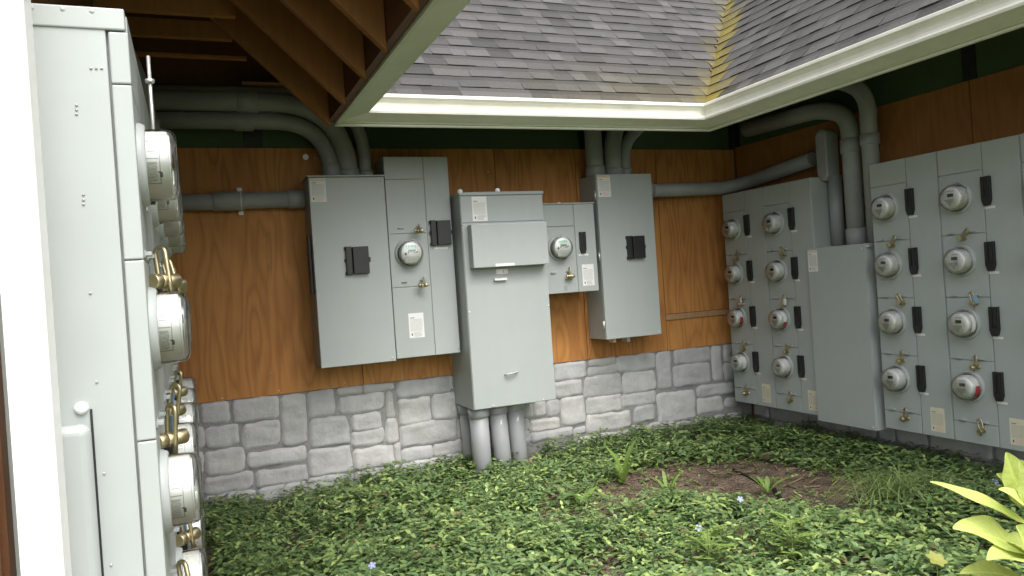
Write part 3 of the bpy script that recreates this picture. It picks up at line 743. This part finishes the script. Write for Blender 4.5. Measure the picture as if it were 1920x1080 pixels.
for y in (3.47,3.012,4.867,4.409):
    for row in range(4):
        tg = 'white_lab' if (row == 1 and y > 4) else ('blue' if row == 1 and y == 3.012 else None)
        plk((3.8,y,.23), -90, row, 'brass padlock hanging under the %s meter of the %s' % (RN[row], names[y]), tl[i], tg, random.uniform(-.35,.35)); i += 1
for k in range(3):
    for row in range(3):
        if k == 2 and row == 2: continue
        plk((-.092,1.64+.455*k,.23), 90, row, 'brass padlock under the %s meter of the %s left-hand cabinet' % (RN[row], ORD[k]), (.12,-.1,.25,.3,-.2,.1,.2,-.3)[(k*3+row) % 8], 'blue' if (k, row) in ((1,1),(1,2),(0,1)) else None, random.uniform(.6,.95))
        list(o for o in col.objects if o.name.startswith('padlock'))[-1].scale = (1.25,1.2,1.2)
padlock((1.345,4.722,1.645), R(70), .9, 'brass padlock lying askew above the round meter of the tall cabinet', PG)
padlock((1.352,4.722,1.312), R(65), .7, 'brass padlock below the round meter of the tall cabinet', PG)
padlock((2.362,4.688,1.318), R(88), .08, 'brass padlock hanging straight below the meter of the small cabinet', PG)

# ------------------------------------------------------------------ conduits
def smooth_path(pts, r=.15, n=8):
    P = [Vector(p) for p in pts]; out = [P[0]]
    for a, b, c in zip(P[:-2], P[1:-1], P[2:]):
        u = (a-b); v = (c-b); k = min(r, u.length*(.92 if len(P) == 3 else .49), v.length*(.92 if len(P) == 3 else .49)); s = b+u.normalized()*k; e = b+v.normalized()*k
        for i in range(n+1):
            t = i/n; out.append(s*(1-t)**2 + b*2*t*(1-t) + e*t*t)
    out.append(P[-1]); return out
def conduit(path, r, label, group=None, rings=(), straps=(), m='pvc'):
    base = Vector(path[0]); o = empty('conduit', base, 0, label, 'conduit', group)
    P = [p-base for p in path]
    MB().tube(P, r, 24).build('pipe', M[m], o)
    for a, b in rings:                   # couplings between two points
        a, b = Vector(a)-base, Vector(b)-base; d = (b-a)
        MB().tube([a, a+d*.03, a+d*.97, b], [r+.002, r+.008, r+.008, r+.002], 24).build('coupling', M[m], o)
    for c, ax in straps:
        c = Vector(c)-base
        if ax == 'x':
            pts = [c+Vector((0, -(r+.003)*math.sin(a), (r+.003)*math.cos(a))) for a in [math.pi*i/10 for i in range(11)]]
            mb = MB(); mb.tube([c+Vector((0,.045,r+.004))]+pts+[c+Vector((0,.045,-r-.004))], .006, 8)
            for s in (1,-1): mb.box((c.x-.014, c.y+.03, c.z+s*(r+.02)-.013), (c.x+.014, c.y+.045, c.z+s*(r+.02)+.013))
            mb.build('pipe_strap', M['white_lab'], o)
    return o
V = Vector
G1 = 'conduits rising from the wide cabinet'
conduit(smooth_path([(.852,4.87,1.96),(.852,4.875,2.325),(-.2,4.895,2.325)], .34, 16), .05, 'lower grey conduit bending left out of the wide cabinet top', G1,
        [((.852,4.87,1.965),(.852,4.87,2.06)),((.41,4.895,2.325),(.30,4.895,2.325))])
conduit(smooth_path([(.955,4.87,1.96),(.955,4.87,2.435),(-.2,4.875,2.435)], .44, 16), .06, 'thick grey conduit curving left above the lower one from the wide cabinet', G1,
        [((.955,4.87,1.965),(.955,4.87,2.03)),((.44,4.873,2.435),(.32,4.873,2.435))])
conduit(smooth_path([(1.065,4.87,1.96),(1.065,4.90,2.505),(-.2,4.955,2.505)], .4, 16), .038, 'thin grey conduit on the right of the three over the wide cabinet', G1,
        [((1.065,4.87,1.965),(1.065,4.87,2.02))])
zc = 1.858
conduit([V((.685,4.94,zc+.0)),V((-.3,4.94,zc-.01))], .05, 'horizontal grey conduit running into the left side of the wide cabinet', None,
        [((.684,4.94,zc),(.585,4.94,zc-.001)),((.15,4.94,zc-.005),(.33,4.94,zc-.003))], [((.309,4.94,zc-.003),'x')])
G2 = 'conduits rising from the right breaker cabinet'
conduit(smooth_path([(2.71,4.87,1.96),(2.71,4.87,2.4),(2.73,4.9,2.85)], .3), .062, 'thick grey conduit, left of three over the right breaker cabinet', G2, [((2.71,4.87,1.965),(2.71,4.87,2.04))])
conduit(smooth_path([(2.852,4.86,1.96),(2.852,4.86,2.2),(2.95,4.88,2.42),(3.15,4.9,2.75)], .2), .06, 'thick grey conduit, middle of three over the right breaker cabinet', G2, [((2.852,4.86,1.965),(2.852,4.86,2.02))])
conduit(smooth_path([(2.958,4.87,1.96),(2.958,4.87,2.2),(3.15,4.88,2.36),(3.6,4.9,2.7)], .18), .042, 'thin grey conduit curving right above the right breaker cabinet', G2, [((2.958,4.87,1.965),(2.958,4.87,2.02))])
conduit(smooth_path([(3.09,4.9,1.86),(3.86,4.9,1.87),(3.98,4.76,1.90),(3.975,4.1,1.955)], .12), .05, 'horizontal grey conduit crossing the inner corner above the corner meter cabinet', None, [((3.095,4.9,1.86),(3.19,4.9,1.861))])
# elbow fitting and the pipe below it
lb = empty('conduit_fitting', (3.93,3.925,1.62), 0, 'rounded grey elbow fitting with cover above the plain grey box', 'pipe fitting')
mb = MB(); n = 20; hh, ww = .17, .046
pts = [(ww*math.cos(a), hh*(1 if math.sin(a) >= 0 else -1)*1+ww*math.sin(a)) for a in [2*math.pi*i/n for i in range(n)]]
pts = [(ww*math.cos(a), (hh-ww)*(1 if i < n//2 else -1)+ww*math.sin(a)) for i, a in enumerate([2*math.pi*(i+.5)/n for i in range(n)])]
for X in (-.055,-.045,.05): 
    k = .9 if X == -.055 else 1
    mb.v += [(X, p[0]*k, .33+p[1]*(k*.98 if k < 1 else 1)) for p in pts]
for j in range(2):
    for i in range(n): i2 = (i+1) % n; mb.f.append((j*n+i, (j+1)*n+i, (j+1)*n+i2, j*n+i2)); mb.m.append(0); mb.smooth.append(False)
mb.f.append(tuple(range(n))); mb.m.append(0); mb.smooth.append(False)
mb.build('fitting_body', M['pvc'], lb, .004)
MB().tube([(.03,-.02,.19),(.03,-.02,-.27)], .045, 20).build('pipe', M['pvc'], lb)
G3 = 'conduits on the right wall'
conduit(smooth_path([(3.93,3.725,1.345),(3.93,3.725,2.17),(3.93,3.95,2.26),(3.93,4.7,2.28)], .22, 14), .056, 'thick grey conduit rising from the plain box and bending back under the eave', G3,
        [((3.93,3.725,1.347),(3.93,3.725,1.45)),((3.93,3.725,1.93),(3.93,3.725,2.02))])
conduit(smooth_path([(3.93,3.575,1.3),(3.93,3.575,2.28),(3.93,3.8,2.42),(3.93,4.7,2.46)], .26, 14), .05, 'grey conduit behind the meter cabinet right of the plain box', G3, [((3.93,3.575,1.95),(3.93,3.575,2.02))])
G4 = 'upright pipes under the deep cabinet'
for (tx, ty, bx, by, r, lab) in ((1.655,4.72,1.672,4.755,.061,'left of the three grey upright pipes, rooted among the leaves'),(1.80,4.76,1.83,4.78,.058,'middle of the three grey upright pipes under the deep cabinet'),(1.935,4.80,1.965,4.82,.058,'right of the three grey upright pipes under the deep cabinet'),(1.64,4.93,1.655,4.94,.045,'slim grey upright pipe half hidden behind the left pipe')):
    conduit([V((tx,ty,.462)),V((tx*.5+bx*.5,ty*.5+by*.5,.2)),V((bx,by,-.1))], r, lab, G4, [((tx,ty,.461),(tx+.004,ty+.002,.405))], m='pvc_lit')
    if tx > 1.7:
        o = [c for c in col.objects if c.name.startswith('conduit')][-1]; mb = MB()
        for i in range(3):
            a0 = -2.15+.17*i; a1 = a0+.17; q = lambda a, z: (tx-bx+(bx-tx)+(r+.0008)*math.cos(a)+.012, (r+.0008)*math.sin(a)+.004, z)
            mb.quad([q(a0,-.125), q(a1,-.125), q(a1,-.09), q(a0,-.09)])
        mb.build('paper_label', M['white_lab'], o)
conduit(smooth_path([(-.17,4.05,1.8),(-.17,4.05,2.35),(-.4,4.15,2.75)], .3), .075, 'stout grey conduit rising behind the nearest left cabinets', None, [((-.17,4.05,2.02),(-.17,4.05,2.14))])
# thin rod over the left cabinets
rod = empty('threaded_rod', (-.055,1.9,1.55), 0, 'thin bright steel rod against the front of the nearest left cabinet', 'rod')
MB().tube([(0,0,0),(0,0,.26)], .004, 8).build('shaft', M['steel'], rod); MB().lathe([(.010,.0),(.010,.008)], (0,0,.2), 'z', 6, cap0=True, cap1=True).build('nut', M['steel'], rod)

# ------------------------------------------------------------------ plants
def leaf_arrays(B, D, N, Ln, Wd, fold=.25, droop=.2, segs=2):
    """many leaves at once: base B, direction D, surface normal N, length, width -> verts, faces (6 quads-ish each)"""
    n = len(B); S = np.cross(D, N); S /= np.linalg.norm(S, axis=1)[:,None]+1e-9
    ts = (0,.3,.65,1.0); ws = (.06,.92,.85,.04)
    V_ = []
    for t, wv in zip(ts, ws):
        c = B + D*(Ln*t)[:,None] - N*(Ln*droop*t*t)[:,None]
        e = S*(Wd*.5*wv)[:,None]; up = N*(Wd*.5*wv*fold)[:,None]
        V_ += [c-e+up, c, c+e+up]
    Vv = np.stack(V_, 1)                 # n,12,3
    f = []
    for k in range(3): f += [[k*3, k*3+1, k*3+4, k*3+3], [k*3+1, k*3+2, k*3+5, k*3+4]]
    F_ = (np.array(f)[None]+ (np.arange(n)*12)[:,None,None]).reshape(-1,4)
    return Vv.reshape(-1,3), F_
def mesh_np(name, Vv, Fq, m, tones=None, per=6, smooth=True, parent=None):
    me = bpy.data.meshes.new(name); nv, nf = len(Vv), len(Fq)
    me.vertices.add(nv); me.vertices.foreach_set('co', Vv.astype(np.float32).ravel())
    me.loops.add(nf*4); me.loops.foreach_set('vertex_index', Fq.astype(np.int32).ravel())
    me.polygons.add(nf); me.polygons.foreach_set('loop_start', np.arange(nf, dtype=np.int32)*4); me.polygons.foreach_set('loop_total', np.full(nf,4,np.int32))
    me.polygons.foreach_set('use_smooth', np.full(nf, smooth))
    me.materials.append(m); me.update(calc_edges=True); me.validate()
    if tones is not None:
        ca = me.color_attributes.new('tone', 'FLOAT_COLOR', 'CORNER'); t = np.repeat(tones, per*4, axis=0)
        ca.data.foreach_set('color', np.concatenate([t, np.ones((len(t),1))],1).astype(np.float32).ravel())
    o = bpy.data.objects.new(name, me); col.objects.link(o)
    if parent: o.parent = parent
    return o
M['vine'] = mat('periwinkle_leaf', (.06,.13,.035), .36, spec=.5, attr=True, transl=.3)
M['vine'].node_tree.nodes['Principled BSDF'].inputs['Roughness'].default_value = .38
M['bright'] = mat('young_leaf', (.27,.38,.10), .5, var=.12, vscale=25, spec=.4, transl=.4)
M['bigleaf'] = mat('tall_plant_leaf', (.4,.5,.12), .6, var=.16, vscale=14, spec=.45, attr=True, transl=.35, bump=.12, bscale=120)
M['weed'] = mat('weed_leaf', (.2,.31,.07), .5, var=.15, vscale=30, spec=.3, transl=.35)
M['grass'] = mat('grass_blade', (.12,.19,.05), .5, attr=True, transl=.3)
M['stemm'] = mat('green_stem', (.17,.22,.06), .6)
M['yellow'] = mat('yellow_leaf', (.37,.38,.10), .5, transl=.35)
M['lilac'] = mat('periwinkle_petal', (.38,.40,.72), .6, transl=.2)
M['twig'] = mat('dead_stalk', (.20,.15,.09), .8)

def vines():
    Bs, Ds, Ns, Ls, Ws, Ts = [], [], [], [], [], []
    stems = MB(); cnt = 0
    N = 21000
    xs = rng.uniform(-.05, 3.99, N); ys = rng.uniform(1.4, 4.95, N)
    for x, y in zip(xs, ys):
        if y < 3.35-.66*x: continue
        if x < .02 and y < 4.2: continue
        d = soil_dist(x, y)
        edge = .13*noise.noise((x*3.3, y*4.5, 9))+.05*noise.noise((x*11, y*11, 5))+.02
        if d+edge < .02:
            if random.random() > .05: continue
        if d+edge < .1 and random.random() > .5: continue
        dens = noise.noise((x*2.3, y*2.3, 4))
        # thin, weedy zone left of the bare patch
        p = at_px(x, y)
        if 1010 < p[0] < 1200 and 890 < p[1] < 985 and random.random() < .6: continue
        if dens < -.35 and random.random() < .6: continue
        mound = .075+.045*noise.noise((x*1.9, y*1.9, 1))+.03*noise.noise((x*5, y*5, 2))
        if y > 4.6 and x < 3.9: mound += .03*(y-4.6)/.35
        if d < .25: mound *= .6+1.6*max(d,0)
        h = max(.02, mound*random.uniform(.55,1.15))
        gz = ground_z(x, y)
        az = random.uniform(0, 6.283); lean = random.uniform(.05,.6)
        ax = np.array([math.cos(az)*lean, math.sin(az)*lean, 1.0]); ax /= np.linalg.norm(ax)
        pairs = random.randint(2,3); ln = random.uniform(.045,.075)
        young = random.random() < .22+.2*noise.noise((x*3,y*3,7)); sc = random.uniform(.62,1.2)*(1+.25*noise.noise((x*1.3,y*1.3,8)))
        base = np.array([x, y, gz+h-ln*.6])
        rot = random.uniform(0, 3.14)
        u = np.cross(ax, [0,0,1.0]) if abs(ax[2]) < .98 else np.array([1.0,0,0]); u /= np.linalg.norm(u)+1e-9; v = np.cross(ax, u)
        for k in range(pairs):
            b = base+ax*ln*k/(pairs-1 if pairs > 1 else 1)
            for sgn in (0, math.pi):
                a = rot+k*1.57+sgn+random.uniform(-.25,.25); rad = u*math.cos(a)+v*math.sin(a)
                el = random.uniform(-.1,.2)+.3*k/(pairs)
                D = rad*math.cos(el)+ax*math.sin(el); Nn = ax*math.cos(el)-rad*math.sin(el)
                l = sc*random.uniform(.034,.050)*(1 if k < pairs-1 else .8)
                Bs.append(b); Ds.append(D); Ns.append(Nn); Ls.append(l); Ws.append(l*random.uniform(.48,.60))
                t = random.uniform(.75,1.2)
                if young and k >= pairs-1: c = (.34*t,.44*t,.14*t)
                else: c = (.135*t,.22*t,.08*t) if random.random() < .62 else ((.215*t,.305*t,.105*t) if random.random() < .96 else (.24*t,.17*t,.08*t))
                Ts.append(c)
    V_, F_ = leaf_arrays(np.array(Bs), np.array(Ds), np.array(Ns), np.array(Ls), np.array(Ws), .3, .18)
    tag(mesh_np('ground_cover', V_, F_, M['vine'], np.array(Ts)), 'low dark green periwinkle carpet covering the ground below the cabinets', 'ground cover', kind='stuff')
    return len(Bs)
def at_px(x, y, z=.05):
    d = Vector((x, y, z))-CAM; k = FPX/d.dot(Fw); return (960+k*d.dot(cr), 540-k*d.dot(cu))
NL = vines(); print('leaves', NL)

def seedlings():
    mb = MB()
    for _ in range(900):
        x = random.uniform(1.2,3.7); y = random.uniform(3.0,4.9); d = soil_dist(x, y)
        if (d > .14 and not (x < 2.35 and d < .5)) or (d < -.05 and random.random() < .6): continue
        z = ground_z(x, y)+.01
        for k in range(random.randint(3,6)):
            a = random.uniform(0,6.28); l = random.uniform(.012,.034); b = V((x,y,z+random.uniform(0,.02)))
            blade(mb, b, b+V((math.cos(a)*l,math.sin(a)*l,random.uniform(.003,.02))), l*random.uniform(.3,.55), (0,0,1), .05, .2, 4)
    tag(mb.build('seedlings', M['weed']), 'scattered small yellow-green seedlings sprouting on the bare soil', 'seedlings', kind='stuff')
def litter():
    mb = MB(); cols = []
    for _ in range(900):
        x = random.uniform(1.2,3.6); y = random.uniform(3.0,4.9)
        if soil_dist(x, y) > .12: continue
        z = ground_z(x, y)+.004; a = random.uniform(0,6.28); l = random.uniform(.006,.05)*random.random()+.004; wd = random.uniform(.001,.006)
        dx, dy = math.cos(a)*l, math.sin(a)*l; ex, ey = -math.sin(a)*wd, math.cos(a)*wd; t = random.uniform(0,.02)
        mb.quad([(x-dx-ex,y-dy-ey,z),(x+dx-ex,y+dy-ey,z+t),(x+dx+ex,y+dy+ey,z+t+.002),(x-dx+ex,y-dy+ey,z+.003)]); c = random.uniform(.6,1.5); cols.append((.17*c,.115*c,.07*c))
    tag(mb.build('leaf_litter', mat('litter', (.2,.14,.09), .9, attr=True), colors=cols), 'dry leaf scraps and twigs scattered over the bare brown soil', 'leaf litter', kind='stuff')
litter()

def blade(mb, base, tip, wd, nrm, sag=0, fold=.2, n=10, prof=None, cols=None, wavy=0, cross=1, quilt=0):
    base, tip, nrm = Vector(base), Vector(tip), Vector(nrm).normalized(); d = tip-base; s = d.cross(nrm).normalized(); nn = s.cross(d).normalized(); i0 = len(mb.v)
    W = 2*cross+1
    for k in range(n+1):
        t = k/n; w_ = (prof(t) if prof else math.sin(math.pi*min(1, t*.97+.03))**.8)*wd*.5
        c = base+d*t+nn*(sag*4*t*(1-t)*d.length)
        for j in range(-cross, cross+1):
            u = j/cross; a = abs(u)
            h = w_*fold*a + wavy*wd*math.sin(t*14+(1 if u > 0 else 2))*a*a + quilt*wd*abs(math.sin((t*9-a*1.6)*math.pi))*a*(1.2-a)
            mb.v.append(tuple(c+s*(w_*u)+nn*h))
    for k in range(n):
        for j in range(W-1):
            a = i0+k*W+j; mb.f.append((a,a+1,a+W+1,a+W)); mb.m.append(0); mb.smooth.append(True)
            if cols is not None:
                u = abs((j+.5)/cross-1); t = (k+.5)/n; vein = abs(math.sin((t*9-u*1.6)*math.pi)) < .22
                b_ = 1.22 if u < .07 else (1.1 if vein else 1.0)
                cols.append(tuple(x*b_ for x in cols.base))
class Tone(list): base = (.42,.52,.12)
def grass_tuft():
    c = at(1690,945,Z=.0); Bs = []; mb = MB()
    for _ in range(560):
        a = random.uniform(0,6.28); r = random.uniform(0,.17)*random.random()**.3
        b = V((c.x+r*math.cos(a)*1.5, c.y+r*math.sin(a), .0)); l = random.uniform(.18,.42); a2 = random.gauss(.6,1.3)
        tip = b+V((math.cos(a2)*l*.95-.08, math.sin(a2)*l*.7-.03, random.uniform(.0,.13)))
        blade(mb, b, tip, random.uniform(.004,.007), (0,0,1), random.uniform(.2,.38), .2, 7, lambda t: (1-t)**.5)
    cols = []
    for k in range(len(mb.f)): 
        if k % 14 == 0: t = random.uniform(.7,1.35)
        cols.append((.21*t,.29*t,.095*t))
    tag(mb.build('grass_tuft', M['grass'], colors=cols), 'arching tuft of thin green grass beside the bare soil, below the right cabinets', 'grass tuft')
grass_tuft()
def rosette(px, py, label, n, l0, l1, m, wd, up=.6, lobed=False):
    c = at(px, py, Z=.01); mb = MB()
    for i in range(n):
        a = 6.283*i/n+random.uniform(-.3,.3); l = random.uniform(l0,l1); u = random.uniform(.4,1)*up
        b = V((c.x,c.y,.01)); tip = b+V((math.cos(a)*l*(1-u*.5), math.sin(a)*l*(1-u*.5), l*u))
        pr = (lambda t: (.25+.75*t)*math.sin(math.pi*min(1,t*.93+.04))**.7*(1-.35*(1 if int(t*11) % 2 else 0))) if lobed else None
        blade(mb, b, tip, wd*random.uniform(.8,1.2), (0,0,1), random.uniform(.02,.12), .25, 12, pr)
    o = mb.build('weed', M[m]); tag(o, label, 'weed'); return o
seedlings()
rosette(1170,905,'upright broad-leaved weed at the left rim of the bare soil',5,.16,.26,'weed',.045,1.1)
rosette(1252,935,'dandelion weed growing in the middle of the bare soil',7,.12,.2,'weed',.045,.9,True)
rosette(1090,950,'low broad-leaved weed left of the bare soil',6,.1,.18,'weed',.04,.8)
rosette(855,1040,'broad pale leaf weed in the leaves at the bottom centre',5,.09,.15,'bright',.05,.5)
rosette(1440,925,'small dark leafed dock weed on the near rim of the bare soil',7,.1,.18,'weed',.045,.9,True)
def mugwort(px, py, h, label, n=7):
    c = at(px, py, Z=.0); root = empty('weed', (c.x,c.y,0), 0, label, 'weed', 'feathery weeds')
    MB().tube([(0,0,0),(.01,.0,h*.5),(.015,.01,h)], [.004,.003,.002], 6).build('stem', M['stemm'], root)
    mb = MB()
    for k in range(n):
        z = h*(.35+.65*k/(n-1)); a = k*2.4+random.random()
        for j in range(2):
            aa = a+j*3.14; l = random.uniform(.09,.14)*(1.1-.45*k/(n-1)); b = V((.012*z/h,.006,z)); d = V((math.cos(aa),math.sin(aa),.35)).normalized()
            blade(mb, b, b+d*l, .012, (0,0,1), .08, .1, 5)
            for q in range(1,5):
                p = b+d*l*(q/5+.1); s = d.cross(V((0,0,1))).normalized()
                for sg in (1,-1):
                    dd = (d*.75+s*sg).normalized(); blade(mb, p, p+dd*l*.42*(1.1-q*.14), .014, (0,0,1), .05, .1, 4)
    mb.build('leaves', M['bright'], root)
mugwort(1330,1075,.17,'feathery light green weed, left of two at the bottom edge')
mugwort(1485,1070,.2,'feathery light green weed, right of two at the bottom edge')
mugwort(1225,1000,.06,'tiny yellowish weed among the leaves near the bottom',4)
def star_leaf():
    c = at(1756,1052,Z=.12); root = empty('weed', (c.x,c.y,.0), 0, 'lobed yellow leaf standing above the leaves near the lower right', 'weed')
    MB().tube([(0,0,0),(.0,0,.12)], .002, 6).build('stem', M['stemm'], root); mb = MB()
    for i in range(6):
        a = 6.283*i/6+.3; blade(mb, (0,0,.12), (.042*math.cos(a),.042*math.sin(a)*.8,.12+.02*math.sin(a)+.01), .03, (0,-.5,1), .03, .1, 6)
    mb.build('leaf', M['yellow'], root)
star_leaf()
# periwinkle flowers
for px, py, lab in ((698,1060,'pale lilac periwinkle flower at the bottom left of the leaves'),(1388,936,'lilac periwinkle flower just below the bare soil'),(1866,903,'lilac periwinkle flower at the right under the cabinets'),(1310,990,'lilac periwinkle flower low in the middle of the leaves')):
    c = at(px, py, Z=.12); mb = MB()
    for i in range(5):
        a = 6.283*i/5; n0 = V((-.2,-.7,.7)).normalized(); s = n0.cross(V((0,0,1))).normalized(); t = s.cross(n0)
        d = s*math.cos(a)+t*math.sin(a); blade(mb, c, c+d*.016, .013, n0, 0, .1, 4, lambda q: (.3+.7*q) if q < .9 else .6)
    tag(mb.build('flower', M['lilac']), lab, 'flower', 'periwinkle flowers')
# dark hose / root on the soil
for pts, r, lab, nm in (([(1375,880),(1410,897),(1450,915),(1470,940),(1520,962)], .009, 'black hose end crossing the bare soil', 'hose'), ([(1468,912),(1490,903),(1512,893)], .005, 'thin dead branch lying at the back of the bare soil', 'twig')):
    P = [at(px, py, Z=.012) for px, py in pts]; q = []
    for k in range(len(P)-1):
        for j in range(5): q.append(P[k].lerp(P[k+1], j/5)+V((0,0,.006*noise.noise((k+j*.2,2,0)))))
    tag(MB().tube(q, r, 8).build(nm, M['tape' if nm == 'hose' else 'twig']), lab, nm)
# tall bright plant near the camera, right edge
def tall_plant():
    D = 1.35; s0 = at_depth(1925,1010,D); root = empty('plant', (s0.x,s0.y,0), 0, 'tall yellow-green leafy plant close to the camera at the lower right corner', 'plant')
    o = V((s0.x,s0.y,0))
    MB().tube([(0,0,0),(.004,0,.5),V(at_depth(1930,880,D))-o,V(at_depth(1932,800,D))-o], [.008,.007,.006,.004], 10).build('stem', M['stemm'], root)
    LV = [((1928,985),(1743,903),.030,(-.2,-.5,.8),.03,1.33),((1935,1050),(1786,990),.085,(.1,-.5,.85),.06,1.32),((1926,950),(1886,848),.055,(-.4,-.9,.2),-.04,1.36),((1925,940),(1868,888),.04,(-.2,-.8,.5),.05,1.38),((1930,965),(1872,917),.034,(-.3,-.6,.7),.05,1.30),((1945,1060),(1850,1050),.06,(0,-.3,.9),.05,1.25),((1950,1075),(1905,985),.075,(-.2,-.9,.4),.0,1.28),((1920,1090),(1800,1075),.05,(0,-.4,.9),.06,1.34),((1930,900),(1990,840),.05,(0,-.5,.8),.05,1.4),((1938,940),(1912,862),.06,(-.5,-.8,.3),.03,1.33),((1945,1045),(1880,1012),.055,(.1,-.5,.85),.05,1.36),((1932,990),(2040,950),.07,(0,-.5,.8),.05,1.36)]
    for a, b, wd, n_, sag, dd in LV:
        mb = MB(); p = at_depth(*a, 1.35)-o; q = at_depth(*b, dd-.03)-o
        cl = Tone(); tn = random.uniform(.85,1.1); cl.base = (.52*tn,.60*tn,.17*tn)
        blade(mb, p, q, wd, n_, sag, .28, 100, lambda t: math.sin(math.pi*(t**.85)*.985+.02)**.85, cols=cl, wavy=.035, cross=10, quilt=.018)
        mb.build('leaf', M['bigleaf'], root, colors=cl)
tall_plant()
